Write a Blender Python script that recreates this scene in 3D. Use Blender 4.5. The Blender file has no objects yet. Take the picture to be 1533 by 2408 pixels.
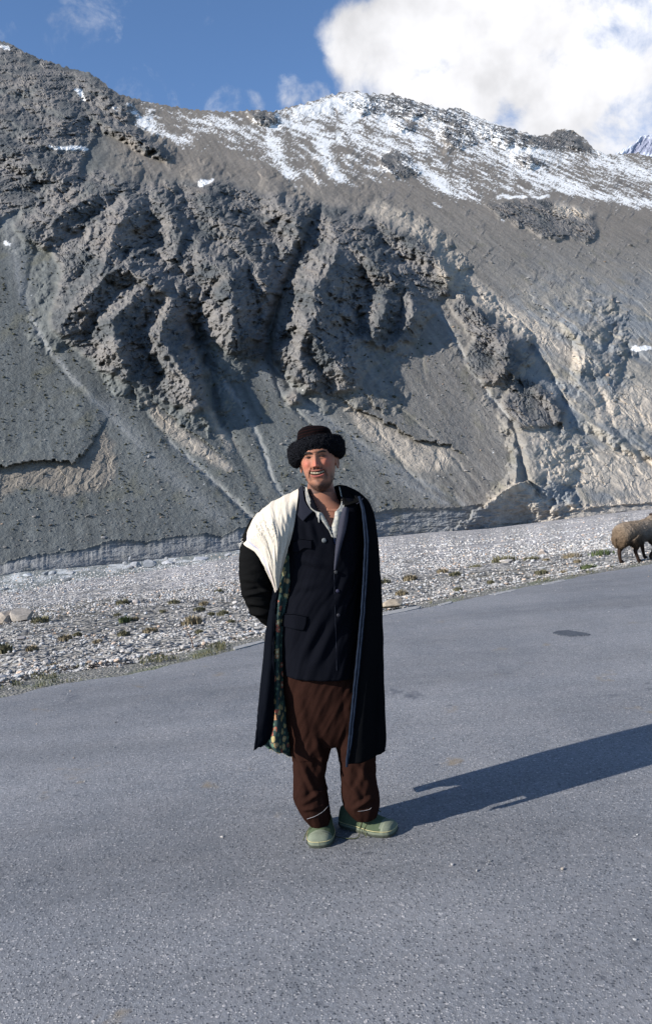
import bpy, bmesh, math, random
import numpy as np
from mathutils import Vector, Matrix

# ------------------------------------------------------------------ camera, sky, sun, exposure
sc = bpy.context.scene
CAM = np.array([0.0, 0.0, 1.6])
FPX = 1873.0                       # focal length in units of a 1533 x 2408 picture (28 mm lens, 36 mm tall frame)
PITCH, ROLL = math.radians(3.45), math.radians(4.65)
_f = np.array([0.0, math.cos(PITCH), -math.sin(PITCH)])
_u0 = np.array([0.0, math.sin(PITCH), math.cos(PITCH)])
_r0 = np.array([1.0, 0.0, 0.0])
CR = _r0 * math.cos(ROLL) - _u0 * math.sin(ROLL)
CU = _u0 * math.cos(ROLL) + _r0 * math.sin(ROLL)
cam_d = bpy.data.cameras.new('camera'); cam = bpy.data.objects.new('camera', cam_d)
sc.collection.objects.link(cam); sc.camera = cam
cam_d.sensor_fit = 'VERTICAL'; cam_d.sensor_height = 36; cam_d.sensor_width = 24; cam_d.lens = 28
cam_d.clip_start = 0.05; cam_d.clip_end = 12000
cam.matrix_world = Matrix(((CR[0], CU[0], -_f[0], CAM[0]), (CR[1], CU[1], -_f[1], CAM[1]), (CR[2], CU[2], -_f[2], CAM[2]), (0, 0, 0, 1)))

SUN_EL, SUN_TO = math.radians(28), math.radians(25)      # elevation; shadows run 20 degrees off +x towards +y
sun_dir = Vector((-math.cos(SUN_EL) * math.cos(SUN_TO), -math.cos(SUN_EL) * math.sin(SUN_TO), math.sin(SUN_EL)))
sl = bpy.data.lights.new('sun', 'SUN'); sl.energy = 5.0; sl.angle = math.radians(0.5); sl.color = (1.0, 0.965, 0.92)
so = bpy.data.objects.new('sun', sl); sc.collection.objects.link(so)
so.rotation_euler = sun_dir.to_track_quat('Z', 'Y').to_euler(); so.location = (-20, -10, 30)

w = bpy.data.worlds.new('World'); sc.world = w; w.use_nodes = True
nt = w.node_tree; nt.nodes.clear()
def N(t, **k):
    n = nt.nodes.new(t)
    for a, b in k.items(): setattr(n, a, b)
    return n
out = N('ShaderNodeOutputWorld'); bg = N('ShaderNodeBackground')
sky = N('ShaderNodeTexSky', sky_type='NISHITA', sun_disc=False, sun_elevation=SUN_EL, altitude=3200, air_density=1.0, dust_density=0.2, ozone_density=2.5)
sky.sun_rotation = math.atan2(sun_dir.x, sun_dir.y)
geo = N('ShaderNodeTexCoord')
def link(a, b): nt.links.new(a, b)
def math_n(op, a, b=None, c=None, clamp=False):
    n = N('ShaderNodeMath', operation=op, use_clamp=clamp)
    for i, v in enumerate((a, b, c)):
        if v is None: continue
        if isinstance(v, (int, float)): n.inputs[i].default_value = v
        else: link(v, n.inputs[i])
    return n.outputs[0]
def pdir(X, Y):
    d = _f * FPX + CR * (X - 766.5) - CU * (Y - 1204)
    return d / np.linalg.norm(d)
# cloud banks: soft round regions of the sky (direction, radius in degrees, density), broken up by noise
BLOBS = [((960, 130), 5.6, 1.0), ((1130, 60), 7.5, 1.0), ((1050, 230), 5.6, 1.0), ((1330, 180), 6.5, .86), ((1520, 130), 7.0, .74),
         ((1420, 300), 5.5, .76), ((1250, 270), 5.0, .72), ((1750, 100), 9, .8), ((2000, 100), 9, .7), ((1250, -130), 7.5, .7), ((850, 110), 3.6, .9),
         ((860, 190), 3.0, .8), ((430, 205), 2.2, .36), ((525, 248), 2.2, .44), ((745, 225), 1.6, .58), ((695, 205), 1.8, .42), ((585, 245), 1.3, .34),
         ((100, 40), 12.0, .30), ((350, 20), 9.0, .27)]
cov = None
for (px, py), rad, den in BLOBS:
    d = pdir(px, py)
    vm = N('ShaderNodeVectorMath', operation='DOT_PRODUCT'); link(geo.outputs['Generated'], vm.inputs[0]); vm.inputs[1].default_value = tuple(d)
    mr = N('ShaderNodeMapRange', interpolation_type='SMOOTHSTEP'); link(vm.outputs['Value'], mr.inputs[0])
    mr.inputs[1].default_value = math.cos(math.radians(rad)); mr.inputs[2].default_value = math.cos(math.radians(rad * .25))
    mr.inputs[3].default_value = 0; mr.inputs[4].default_value = den
    cov = mr.outputs[0] if cov is None else math_n('MAXIMUM', cov, mr.outputs[0])
# the sky behind the photographer: scattered clouds of the same kind
back = N('ShaderNodeSeparateXYZ'); link(geo.outputs['Generated'], back.inputs[0])
bm_ = N('ShaderNodeMapRange'); link(back.outputs['Y'], bm_.inputs[0]); bm_.inputs[1].default_value = .45; bm_.inputs[2].default_value = .1; bm_.inputs[4].default_value = .12
cov = math_n('MAXIMUM', cov, bm_.outputs[0])
def noise_w(scale, det, rough, dist=0.0, stretch=(1, 1, 1)):
    mp = N('ShaderNodeMapping'); link(geo.outputs['Generated'], mp.inputs[0]); mp.inputs['Scale'].default_value = stretch
    n = N('ShaderNodeTexNoise'); link(mp.outputs[0], n.inputs['Vector'])
    n.inputs['Scale'].default_value = scale; n.inputs['Detail'].default_value = det; n.inputs['Roughness'].default_value = rough; n.inputs['Distortion'].default_value = dist
    return n.outputs['Fac']
n1 = noise_w(14, 10, .62, .3); n2 = noise_w(5.5, 4, .5)
dens = math_n('ADD', cov, math_n('MULTIPLY', math_n('SUBTRACT', n1, .5), 1.5))
dens = math_n('ADD', dens, math_n('MULTIPLY', math_n('SUBTRACT', n2, .5), .7))
dr = N('ShaderNodeMapRange', interpolation_type='SMOOTHSTEP'); link(dens, dr.inputs[0]); dr.inputs[1].default_value = .30; dr.inputs[2].default_value = .86
dens = dr.outputs[0]
shade_n = noise_w(9, 5, .55)
sr = N('ShaderNodeMapRange'); link(shade_n, sr.inputs[0]); sr.inputs[1].default_value = .35; sr.inputs[2].default_value = .62; sr.inputs[3].default_value = .66; sr.inputs[4].default_value = 1.0
cc = N('ShaderNodeVectorMath', operation='SCALE'); cc.inputs[0].default_value = (12.6, 12.6, 13.0); link(sr.outputs[0], cc.inputs['Scale'])
hs = N('ShaderNodeHueSaturation'); hs.inputs['Saturation'].default_value = 1.06; hs.inputs['Value'].default_value = 2.25; link(sky.outputs[0], hs.inputs['Color'])
mx = N('ShaderNodeMixRGB'); link(dens, mx.inputs[0]); link(hs.outputs[0], mx.inputs[1]); link(cc.outputs[0], mx.inputs[2])
link(mx.outputs[0], bg.inputs[0]); bg.inputs[1].default_value = 0.055; link(bg.outputs[0], out.inputs[0])

sc.view_settings.view_transform = 'Standard'; sc.view_settings.look = 'None'; sc.view_settings.gamma = 1
sc.view_settings.exposure = 0.72; sc.view_settings.use_curve_mapping = False
sc.render.engine = 'CYCLES'; sc.cycles.max_bounces = 5; sc.cycles.diffuse_bounces = 3; sc.cycles.glossy_bounces = 2

# ------------------------------------------------------------------ helpers
rng = np.random.default_rng(7)
def rays(X, Y):
    X = np.asarray(X, float); Y = np.asarray(Y, float)
    d = _f * FPX + CR * (X[..., None] - 766.5) - CU * (Y[..., None] - 1204)
    return d / d[..., 1:2]                       # unit depth along +y: point = CAM + depth * ray
def proj(P):
    q = np.asarray(P, float) - CAM
    z = q @ _f
    return 766.5 + FPX * (q @ CR) / z, 1204 - FPX * (q @ CU) / z
ROADK = 0.03
def road_z(x, y): return -ROADK * (y - 3.4)
def on_road(X, Y):
    r = rays(X, Y)
    t = (CAM[2] - ROADK * 3.4) / (-r[..., 2] - ROADK)
    return CAM + t[..., None] * r
def hash2(ix, iy, seed):
    h = (ix.astype(np.int64) * 374761393 + iy.astype(np.int64) * 668265263 + seed * 1442695041) & 0xffffffff
    h = ((h ^ (h >> 13)) * 1274126177) & 0xffffffff
    return (h ^ (h >> 16)) & 0xffffffff
def perlin(x, y, seed=0):
    ix = np.floor(x); iy = np.floor(y); fx = x - ix; fy = y - iy
    ix = ix.astype(np.int64); iy = iy.astype(np.int64)
    u = fx * fx * fx * (fx * (fx * 6 - 15) + 10); v = fy * fy * fy * (fy * (fy * 6 - 15) + 10)
    def g(ax, ay, dx, dy):
        a = hash2(ax, ay, seed) * (2 * math.pi / 4294967296.0)
        return np.cos(a) * dx + np.sin(a) * dy
    a = g(ix, iy, fx, fy); b = g(ix + 1, iy, fx - 1, fy); c = g(ix, iy + 1, fx, fy - 1); d = g(ix + 1, iy + 1, fx - 1, fy - 1)
    return ((a + (b - a) * u) + ((c + (d - c) * u) - (a + (b - a) * u)) * v) * 1.5
def fbm(x, y, octv=4, seed=0, gain=.5, lac=2.03):
    s = 0; a = 1; n = 0
    for k in range(octv):
        s = s + a * perlin(x, y, seed + k * 17); n += a; x = x * lac + 3.1; y = y * lac - 1.7; a *= gain
    return s / n
def ridged(x, y, octv=4, seed=0, gain=.5, lac=2.07):
    s = 0; a = 1; n = 0
    for k in range(octv):
        s = s + a * (1 - 2 * np.abs(perlin(x, y, seed + k * 31))); n += a; x = x * lac + 5.3; y = y * lac - 2.9; a *= gain
    return s / n
def facet(x, y, seed=0, tilt=.6):
    """angular blocks: every cell of a jittered lattice is a tilted plane with its own offset"""
    ix = np.floor(x); iy = np.floor(y); best = np.full(np.shape(x), 1e9); out_ = np.zeros(np.shape(x))
    for dx in (-1, 0, 1):
        for dy in (-1, 0, 1):
            cx = ix + dx; cy = iy + dy; ci = cx.astype(np.int64); cj = cy.astype(np.int64)
            h1 = hash2(ci, cj, seed) / 4294967296.0; h2 = hash2(ci, cj, seed + 7) / 4294967296.0; h3 = hash2(ci, cj, seed + 13) / 4294967296.0; h4 = hash2(ci, cj, seed + 19) / 4294967296.0
            ex = x - cx - h1; ey = y - cy - h2; d = ex * ex + ey * ey; m = d < best
            best = np.where(m, d, best); a = h3 * 6.2832
            out_ = np.where(m, (h4 - .5) + tilt * (np.cos(a) * ex + np.sin(a) * ey) * 1.6 - .35 * d, out_)
    return out_
def sstep(a, b, x):
    t = np.clip((x - a) / (b - a), 0, 1); return t * t * (3 - 2 * t)
def link_obj(o, parent=None):
    sc.collection.objects.link(o)
    if parent is not None: o.parent = parent
    return o
def smooth_all(me, v=True):
    me.polygons.foreach_set('use_smooth', np.full(len(me.polygons), v, dtype=bool))
def mesh_np(name, V, F, mat=None, parent=None, col=None, smooth=True, mats=None, midx=None):
    V = np.ascontiguousarray(V, dtype=np.float32).reshape(-1, 3); F = np.ascontiguousarray(F, dtype=np.int32)
    me = bpy.data.meshes.new(name)
    me.vertices.add(len(V)); me.vertices.foreach_set('co', V.ravel())
    k = F.shape[1]
    me.loops.add(F.size); me.loops.foreach_set('vertex_index', F.ravel())
    me.polygons.add(len(F)); me.polygons.foreach_set('loop_start', np.arange(0, F.size, k, dtype=np.int32))
    me.update(calc_edges=True)
    if col is not None:
        a = me.color_attributes.new('col', 'FLOAT_COLOR', 'POINT')
        c = np.ones((len(V), 4), np.float32); c[:, :3] = np.asarray(col).reshape(-1, 3); a.data.foreach_set('color', c.ravel())
    for m in (mats or ([mat] if mat else [])): me.materials.append(m)
    if midx is not None: me.polygons.foreach_set('material_index', np.asarray(midx, dtype=np.int32))
    smooth_all(me, smooth); me.validate()
    o = bpy.data.objects.new(name, me)
    return link_obj(o, parent)
def grid_faces(nr, nc, wrap=False, flip=False):
    r = np.arange(nr - 1)[:, None]; c = np.arange(nc if wrap else nc - 1)[None, :]
    c2 = (c + 1) % nc
    q = np.stack([r * nc + c + 0 * r, r * nc + c2 + 0 * r, (r + 1) * nc + c2, (r + 1) * nc + c + 0 * r], -1).reshape(-1, 4)
    return q[:, ::-1] if flip else q
def tag(o, label=None, cat=None, group=None, kind=None):
    if label: o['label'] = label
    if cat: o['category'] = cat
    if group: o['group'] = group
    if kind: o['kind'] = kind
    return o
def empty(name, loc=(0, 0, 0), rz=0, label=None, cat=None, group=None):
    o = bpy.data.objects.new(name, None); o.location = loc; o.rotation_euler = (0, 0, rz); o.empty_display_size = .1
    sc.collection.objects.link(o); return tag(o, label, cat, group)
def mat_new(name, base=(.5, .5, .5), rough=.8, attr=False, spec=.3):
    m = bpy.data.materials.new(name); m.use_nodes = True
    b = m.node_tree.nodes['Principled BSDF']
    b.inputs['Base Color'].default_value = (*base, 1); b.inputs['Roughness'].default_value = rough
    b.inputs['Specular IOR Level'].default_value = spec
    return m
class MG:
    """small node-graph helper for one material"""
    def __init__(s, m): s.m = m; s.t = m.node_tree; s.b = s.t.nodes['Principled BSDF']; s.tc = None
    def n(s, t, **k):
        x = s.t.nodes.new(t)
        for a, b in k.items(): setattr(x, a, b)
        return x
    def l(s, a, b): s.t.links.new(a, b)
    def co(s, scale=(1, 1, 1), rot=(0, 0, 0), kind='Object'):
        if s.tc is None: s.tc = s.n('ShaderNodeTexCoord')
        mp = s.n('ShaderNodeMapping'); s.l(s.tc.outputs[kind], mp.inputs[0]); mp.inputs['Scale'].default_value = scale; mp.inputs['Rotation'].default_value = rot
        return mp.outputs[0]
    def noise(s, scale, det=4, rough=.55, co=None, dist=0):
        x = s.n('ShaderNodeTexNoise'); s.l(co if co is not None else s.co(), x.inputs['Vector'])
        x.inputs['Scale'].default_value = scale; x.inputs['Detail'].default_value = det; x.inputs['Roughness'].default_value = rough; x.inputs['Distortion'].default_value = dist
        return x.outputs['Fac']
    def vor(s, scale, co=None, feature='F1', out='Distance', rnd=1.0):
        x = s.n('ShaderNodeTexVoronoi', feature=feature); s.l(co if co is not None else s.co(), x.inputs['Vector']); x.inputs['Scale'].default_value = scale
        x.inputs['Randomness'].default_value = rnd
        return x.outputs[out]
    def ramp(s, v, stops, interp='LINEAR'):
        x = s.n('ShaderNodeValToRGB'); s.l(v, x.inputs[0]); e = x.color_ramp.elements; x.color_ramp.interpolation = interp
        while len(e) < len(stops): e.new(.5)
        for i, (p, c) in enumerate(stops):
            e[i].position = p; e[i].color = (*(c if isinstance(c, tuple) else (c, c, c)), 1)
        return x.outputs[0]
    def mix(s, f, a, b, mode='MIX'):
        x = s.n('ShaderNodeMixRGB', blend_type=mode)
        for i, v in enumerate((f, a, b)):
            if isinstance(v, (int, float)): x.inputs[i].default_value = v if i == 0 else (v, v, v, 1)
            elif isinstance(v, tuple): x.inputs[i].default_value = (*v, 1)
            else: s.l(v, x.inputs[i])
        return x.outputs[0]
    def math(s, op, a, b=None, clamp=False):
        x = s.n('ShaderNodeMath', operation=op, use_clamp=clamp)
        for i, v in enumerate((a, b)):
            if v is None: continue
            if isinstance(v, (int, float)): x.inputs[i].default_value = v
            else: s.l(v, x.inputs[i])
        return x.outputs[0]
    def attr(s, name='col'):
        x = s.n('ShaderNodeAttribute', attribute_name=name); return x.outputs['Color']
    def base(s, v): s.l(v, s.b.inputs['Base Color'])
    def bump(s, h, strength, dist):
        x = s.n('ShaderNodeBump'); x.inputs['Strength'].default_value = strength; x.inputs['Distance'].default_value = dist
        s.l(h, x.inputs['Height']); s.l(x.outputs[0], s.b.inputs['Normal'])

# ------------------------------------------------------------------ layout lines (picture px of the 1533 x 2408 view)
def pl(pts):
    a = np.array(pts, float); return lambda x: np.interp(x, a[:, 0], a[:, 1])
bank_bot = pl([(-400, 1392), (0, 1348), (60, 1338), (250, 1322), (400, 1306), (560, 1288), (720, 1275), (880, 1262), (1000, 1250), (1150, 1240), (1300, 1221), (1533, 1193), (1950, 1140)])
bank_top = pl([(-400, 1370), (0, 1326), (40, 1312), (60, 1308), (120, 1300), (200, 1290), (250, 1272), (290, 1268), (340, 1274), (400, 1262), (480, 1254), (520, 1262), (560, 1240), (700, 1222), (880, 1204), (930, 1194), (1000, 1194), (1080, 1192), (1110, 1186), (1140, 1186), (1165, 1166), (1200, 1142), (1240, 1130), (1290, 1190), (1330, 1200), (1400, 1190), (1533, 1180), (1950, 1128)])
skyline = pl([(-400, 40), (-100, 70), (0, 98), (25, 104), (60, 125), (110, 145), (150, 158), (180, 166), (210, 172), (240, 192), (262, 212), (285, 224), (330, 237), (380, 248), (450, 258), (520, 265), (560, 262), (610, 260), (640, 265), (670, 256), (740, 238), (770, 226), (800, 219), (840, 216), (860, 221), (900, 224), (925, 222), (950, 232), (1000, 246), (1040, 258), (1080, 254), (1110, 272), (1150, 288), (1200, 303), (1260, 322), (1290, 318), (1310, 306), (1340, 306), (1370, 322), (1392, 350), (1430, 365), (1500, 362), (1570, 385), (1700, 420), (1950, 470)])
foot_D = lambda X: 150 + (np.asarray(X, float)) * (70 / 1533.0)

# ------------------------------------------------------------------ mountain
STEP = 2.0; CX0, CY0 = -360.0, -20.0; CWN, CHN = 1130, 720
gx = CX0 + np.arange(CWN) * STEP; gy = CY0 + np.arange(CHN) * STEP
GX, GY = np.meshgrid(gx, gy)
def blur(a, r):
    r = r / STEP; n = max(1, int(r * 3)); k = np.exp(-np.arange(-n, n + 1) ** 2 / (2 * r * r)); k /= k.sum()
    a = np.pad(a, ((n, n), (n, n)), mode='edge')
    a = sum(k[i] * a[i:a.shape[0] - 2 * n + i, :] for i in range(2 * n + 1))
    return sum(k[i] * a[:, i:a.shape[1] - 2 * n + i] for i in range(2 * n + 1))
wob = fbm(GX / 22, GY / 22, 4, 5) * 13; wob2 = fbm(GX / 22, GY / 22, 4, 55) * 13
WX, WY = GX + wob, GY + wob2
def poly(pts, warp=True):
    X, Y = (WX, WY) if warp else (GX, GY)
    ins = np.zeros(X.shape, bool); n = len(pts)
    for i in range(n):
        (x1, y1), (x2, y2) = pts[i], pts[(i + 1) % n]
        if y1 == y2: continue
        c = ((y1 > Y) != (y2 > Y)) & (X < (x2 - x1) * (Y - y1) / (y2 - y1) + x1)
        ins ^= c
    return ins.astype(float)
def segdist(pts, warp=0.5, box=None):
    """distance to a polyline, signed side (+ = right of the downward line) and value interpolated along it"""
    X = GX + wob * warp; Y = GY + wob2 * warp
    best = np.full(X.shape, 1e9); side = np.zeros(X.shape); val = np.zeros(X.shape)
    for p, q in zip(pts[:-1], pts[1:]):
        dx, dy = q[0] - p[0], q[1] - p[1]; L = dx * dx + dy * dy
        t = np.clip(((X - p[0]) * dx + (Y - p[1]) * dy) / L, 0, 1)
        ex = X - p[0] - t * dx; ey = Y - p[1] - t * dy
        d = np.hypot(ex, ey); m = d < best
        best = np.where(m, d, best); side = np.where(m, np.sign(dy * ex - dx * ey), side)
        if len(p) > 2: val = np.where(m, p[2] + t * (q[2] - p[2]), val)
    return best, side, val
# buttress crests: (x, y, metres proud), half widths left / right
RIDGES = [
    ([(235, 400, 3), (290, 440, 10), (305, 480, 15), (280, 520, 18), (225, 590, 13), (140, 650, 5)], 75, 60),
    ([(290, 430, 10), (200, 470, 13), (120, 515, 10), (45, 540, 3)], 60, 60),
    ([(280, 515, 16), (255, 590, 19), (250, 640, 22), (300, 632, 22), (350, 664, 22), (408, 700, 18)], 70, 60),
    ([(250, 640, 22), (200, 715, 18), (135, 770, 6)], 60, 70),
    ([(350, 664, 20), (262, 752, 22), (275, 820, 19), (300, 885, 7)], 90, 55),
    ([(408, 700, 20), (375, 790, 21), (410, 850, 20), (440, 890, 18), (465, 955, 7)], 80, 60),
    ([(330, 440, 5), (380, 470, 11), (410, 520, 13), (420, 580, 12), (400, 620, 6)], 50, 50),
    ([(480, 430, 5), (500, 500, 12), (560, 560, 14), (590, 600, 12), (560, 640, 6)], 60, 60),
    ([(440, 560, 8), (480, 605, 14), (515, 630, 20), (540, 648, 26), (545, 720, 28), (548, 780, 22), (535, 832, 8)], 78, 88),
    ([(640, 452, 5), (660, 490, 12), (700, 510, 17), (702, 550, 16), (695, 588, 7)], 55, 45),
    ([(565, 590, 8), (610, 648, 15), (627, 690, 15), (632, 722, 4)], 45, 45),
    ([(763, 473, 3), (790, 549, 16), (793, 583, 21), (768, 640, 25), (736, 680, 28), (743, 728, 28), (722, 777, 28), (765, 830, 22), (805, 870, 18), (838, 905, 6)], 115, 62),
    ([(722, 777, 26), (702, 830, 18), (742, 895, 14), (752, 925, 4)], 60, 55),
    ([(793, 560, 16), (842, 588, 19), (894, 630, 19), (930, 664, 15), (995, 692, 4)], 60, 50),
    ([(860, 500, 3), (945, 556, 11), (1008, 600, 13), (1050, 650, 12), (1062, 692, 3)], 60, 36),
    ([(905, 684, 12), (908, 720, 17), (888, 762, 15), (868, 806, 6)], 48, 45),
    ([(960, 688, 10), (972, 735, 15), (935, 806, 6)], 40, 35),
    ([(690, 925, 1), (695, 935, 6), (690, 948, 2)], 22, 22),
    ([(1100, 800, 3), (1150, 780, 8), (1195, 815, 13), (1190, 860, 13), (1165, 895, 4)], 60, 40),
    ([(1080, 690, 3), (1120, 730, 8), (1150, 780, 6)], 50, 30),
    ([(1240, 900, 2), (1290, 940, 7), (1310, 985, 6)], 50, 22),
    ([(1300, 740, 2), (1368, 792, 10), (1372, 840, 12), (1362, 895, 4)], 110, 26),
    ([(1185, 960, 2), (1208, 1030, 8), (1216, 1080, 10), (1212, 1132, 11), (1165, 1168, 8)], 150, 20),
    ([(0, 150, 8), (90, 200, 12), (150, 270, 14), (130, 330, 8)], 70, 60),
    ([(160, 165, 4), (215, 195, 12), (250, 225, 14), (295, 255, 12), (325, 268, 3)], 50, 40),
    ([(180, 240, 4), (250, 292, 10), (320, 325, 12), (375, 352, 10), (405, 375, 2)], 26, 22),
    ([(0, 330, 8), (80, 380, 12), (150, 420, 10), (200, 440, 3)], 60, 50),
    ([(-60, 240, 8), (30, 290, 12), (100, 330, 12), (170, 350, 6)], 50, 50),
    ([(1290, 960, 1), (1400, 1000, 5), (1440, 1020, 7), (1500, 1060, 3)], 60, 25),
    ([(820, 222, 4), (860, 250, 8), (880, 262, 3)], 30, 25), ([(930, 232, 6), (980, 262, 9), (1060, 285, 8), (1130, 310, 3)], 30, 30),
    ([(1100, 275, 6), (1180, 318, 9), (1250, 345, 8), (1290, 360, 3)], 30, 28), ([(1040, 300, 4), (1060, 340, 7), (1075, 352, 2)], 40, 24),
    ([(1310, 306, 5), (1350, 330, 9), (1388, 352, 3)], 40, 25), ([(1215, 365, 2), (1245, 378, 7), (1275, 390, 2)], 30, 20),
    ([(590, 262, 5), (620, 275, 8), (660, 286, 2)], 24, 20), ([(930, 290, 2), (955, 300, 6), (975, 306, 1)], 20, 16),
    ([(700, 250, 3), (780, 236, 6), (830, 240, 3)], 30, 30)]
H = np.zeros(GX.shape)
rn1 = fbm((GX + .3 * GY) / 38, GY / 30, 4, 45, .6); rn2 = ridged(GX / 30, GY / 46, 3, 46)
for pts, wl, wr in RIDGES:
    d, s, v = segdist(pts, 1.15)
    wdt = np.where(s < 0, wr, wl) * (1 + .55 * rn1)
    t = np.clip(1 - d / wdt, 0, 1)
    h = 1.22 * v * t * (1 + .35 * rn2 * (1 - t))
    k = 3.0
    H = np.where(h > 0, .5 * (H + h + np.sqrt((H - h) ** 2 + k)) - .5 * math.sqrt(k) * 0 - .5 * np.exp(-np.abs(H - h)) * math.sqrt(k), H)
ROCKP = [
    [(30, 525), (60, 500), (160, 440), (235, 396), (290, 420), (350, 428), (470, 425), (530, 428), (600, 450), (660, 462), (757, 478), (742, 520), (700, 592), (660, 680), (635, 745), (622, 842), (560, 845), (505, 808), (465, 745), (455, 790), (470, 860), (492, 962), (445, 972), (390, 945), (335, 912), (250, 872), (178, 820), (118, 768), (132, 690), (150, 640), (120, 590), (62, 565)],
    [(757, 476), (810, 490), (900, 520), (1000, 565), (1058, 640), (1062, 690), (1000, 712), (968, 800), (905, 822), (850, 800), (830, 820), (852, 912), (760, 934), (700, 900), (640, 845), (650, 770), (690, 720), (682, 620), (712, 560)],
    [(0, 98), (60, 120), (150, 158), (210, 172), (262, 212), (330, 268), (300, 285), (410, 375), (380, 375), (300, 335), (240, 305), (220, 330), (190, 400), (215, 420), (120, 480), (40, 490), (-20, 530), (-360, 620), (-360, 0)],
    [(672, 930), (690, 920), (714, 936), (706, 952), (682, 956)],
    [(1080, 690), (1140, 740), (1200, 790), (1232, 850), (1210, 900), (1140, 905), (1090, 850), (1110, 790), (1060, 730)],
    [(1210, 880), (1260, 900), (1330, 960), (1320, 1000), (1220, 1010), (1180, 950)],
    [(790, 228), (850, 222), (930, 226), (1010, 248), (1090, 258), (1130, 290), (1090, 300), (1000, 275), (900, 272), (830, 262)],
    [(1040, 295), (1110, 300), (1120, 335), (1080, 352), (1045, 330)], [(1100, 280), (1200, 306), (1290, 325), (1300, 350), (1200, 345), (1120, 320)],
    [(1290, 315), (1330, 304), (1385, 350), (1400, 372), (1300, 345)], [(1200, 370), (1240, 362), (1290, 385), (1230, 395)],
    [(570, 265), (640, 264), (670, 285), (620, 292)], [(930, 290), (960, 282), (985, 305), (940, 310)],
    [(920, 350), (960, 370), (990, 410), (930, 420), (890, 380)],
    [(1140, 480), (1260, 465), (1400, 505), (1400, 570), (1290, 560), (1190, 520)],
]
CUTP = [   # pale tan cut faces
    [(790, 935), (860, 980), (930, 1012), (985, 1045), (1052, 1055), (1075, 1095), (1010, 1110), (965, 1100), (905, 1062), (850, 1015)],
    [(0, 1100), (60, 1090), (130, 1082), (165, 1092), (205, 1060), (242, 1012), (262, 1030), (274, 1085), (268, 1135), (225, 1155), (150, 1168), (100, 1145), (40, 1150), (0, 1180)],
    [(330, 930), (400, 985), (470, 1040), (540, 1090), (545, 1110), (470, 1075), (380, 1010)],
    [(485, 950), (510, 985), (560, 1060), (545, 1070), (505, 1010)],
    [(1140, 1180), (1215, 1128), (1240, 1135), (1300, 1190), (1420, 1180), (1560, 1150), (1950, 1100), (1950, 1200), (1100, 1260)],
    [(1260, 1080), (1400, 1050), (1533, 1080), (1700, 1100), (1700, 1150), (1500, 1160), (1330, 1140), (1250, 1110)],
    [(1235, 1000), (1330, 1060), (1300, 1075), (1240, 1040)],
    [(1380, 890), (1440, 930), (1500, 900), (1600, 960), (1600, 1050), (1500, 1010), (1400, 990)],
    [(880, 470), (960, 500), (1060, 560), (1040, 590), (940, 540), (860, 500)],
    [(1060, 600), (1150, 680), (1260, 760), (1390, 850), (1370, 870), (1240, 790), (1130, 720), (1050, 640)],
    [(1010, 560), (1090, 600), (1120, 700), (1080, 700), (1030, 640)],
    [(1300, 470), (1390, 500), (1370, 520), (1300, 500)],
]
rock = np.zeros(GX.shape)
for p in ROCKP: rock = np.maximum(rock, poly(p))
cut = np.zeros(GX.shape)
for p in CUTP: cut = np.maximum(cut, poly(p))
_reg = sstep(850, 1000, GX + .4 * (700 - GY)) * sstep(250, 330, GY) * (1 - sstep(880, 1000, GY))
rock_s = blur(rock, 4)
speck = sstep(.16, .36, fbm((GX + .8 * GY) / 26, (GY - .8 * GX) / 70, 5, 71, .68)) * _reg * .8; cut_s = blur(cut, 4)
# dark screes inside the upper-left cliffs
inner = sstep(.12, .4, fbm(GX / 60, GY / 40, 3, 77)); 
rockn = np.clip(rock_s - .55 * inner * (GY < 470) * (GX < 420), 0, 1)
H += rock_s * 3.0 + speck * .3
# terraces whose lip overhangs a cut: proud above, dropping below the lip
for lip, hh, up, pw in [([(770, 925), (850, 965), (920, 1000), (985, 1035), (1060, 1050), (1110, 1085)], 4.5, 110, 90),
                    ([(-360, 1110), (0, 1098), (60, 1088), (130, 1080), (168, 1088), (205, 1058), (240, 1008), (262, 960)], 4.5, 110, 90),
                    ([(330, 925), (400, 975), (470, 1030), (545, 1085)], 2.5, 60, 60)]:
    d, s, _ = segdist(lip, .9)
    yl = np.interp(GX + wob * .9, [p[0] for p in lip], [p[1] for p in lip])
    above = (GY + wob2 * .9 < yl)
    win = sstep(lip[0][0] - 10, lip[0][0] + pw, GX) * (1 - sstep(lip[-1][0] - pw, lip[-1][0] + 10, GX))
    H += hh * np.where(above, np.exp(-(d / up)), 0) * win
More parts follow.
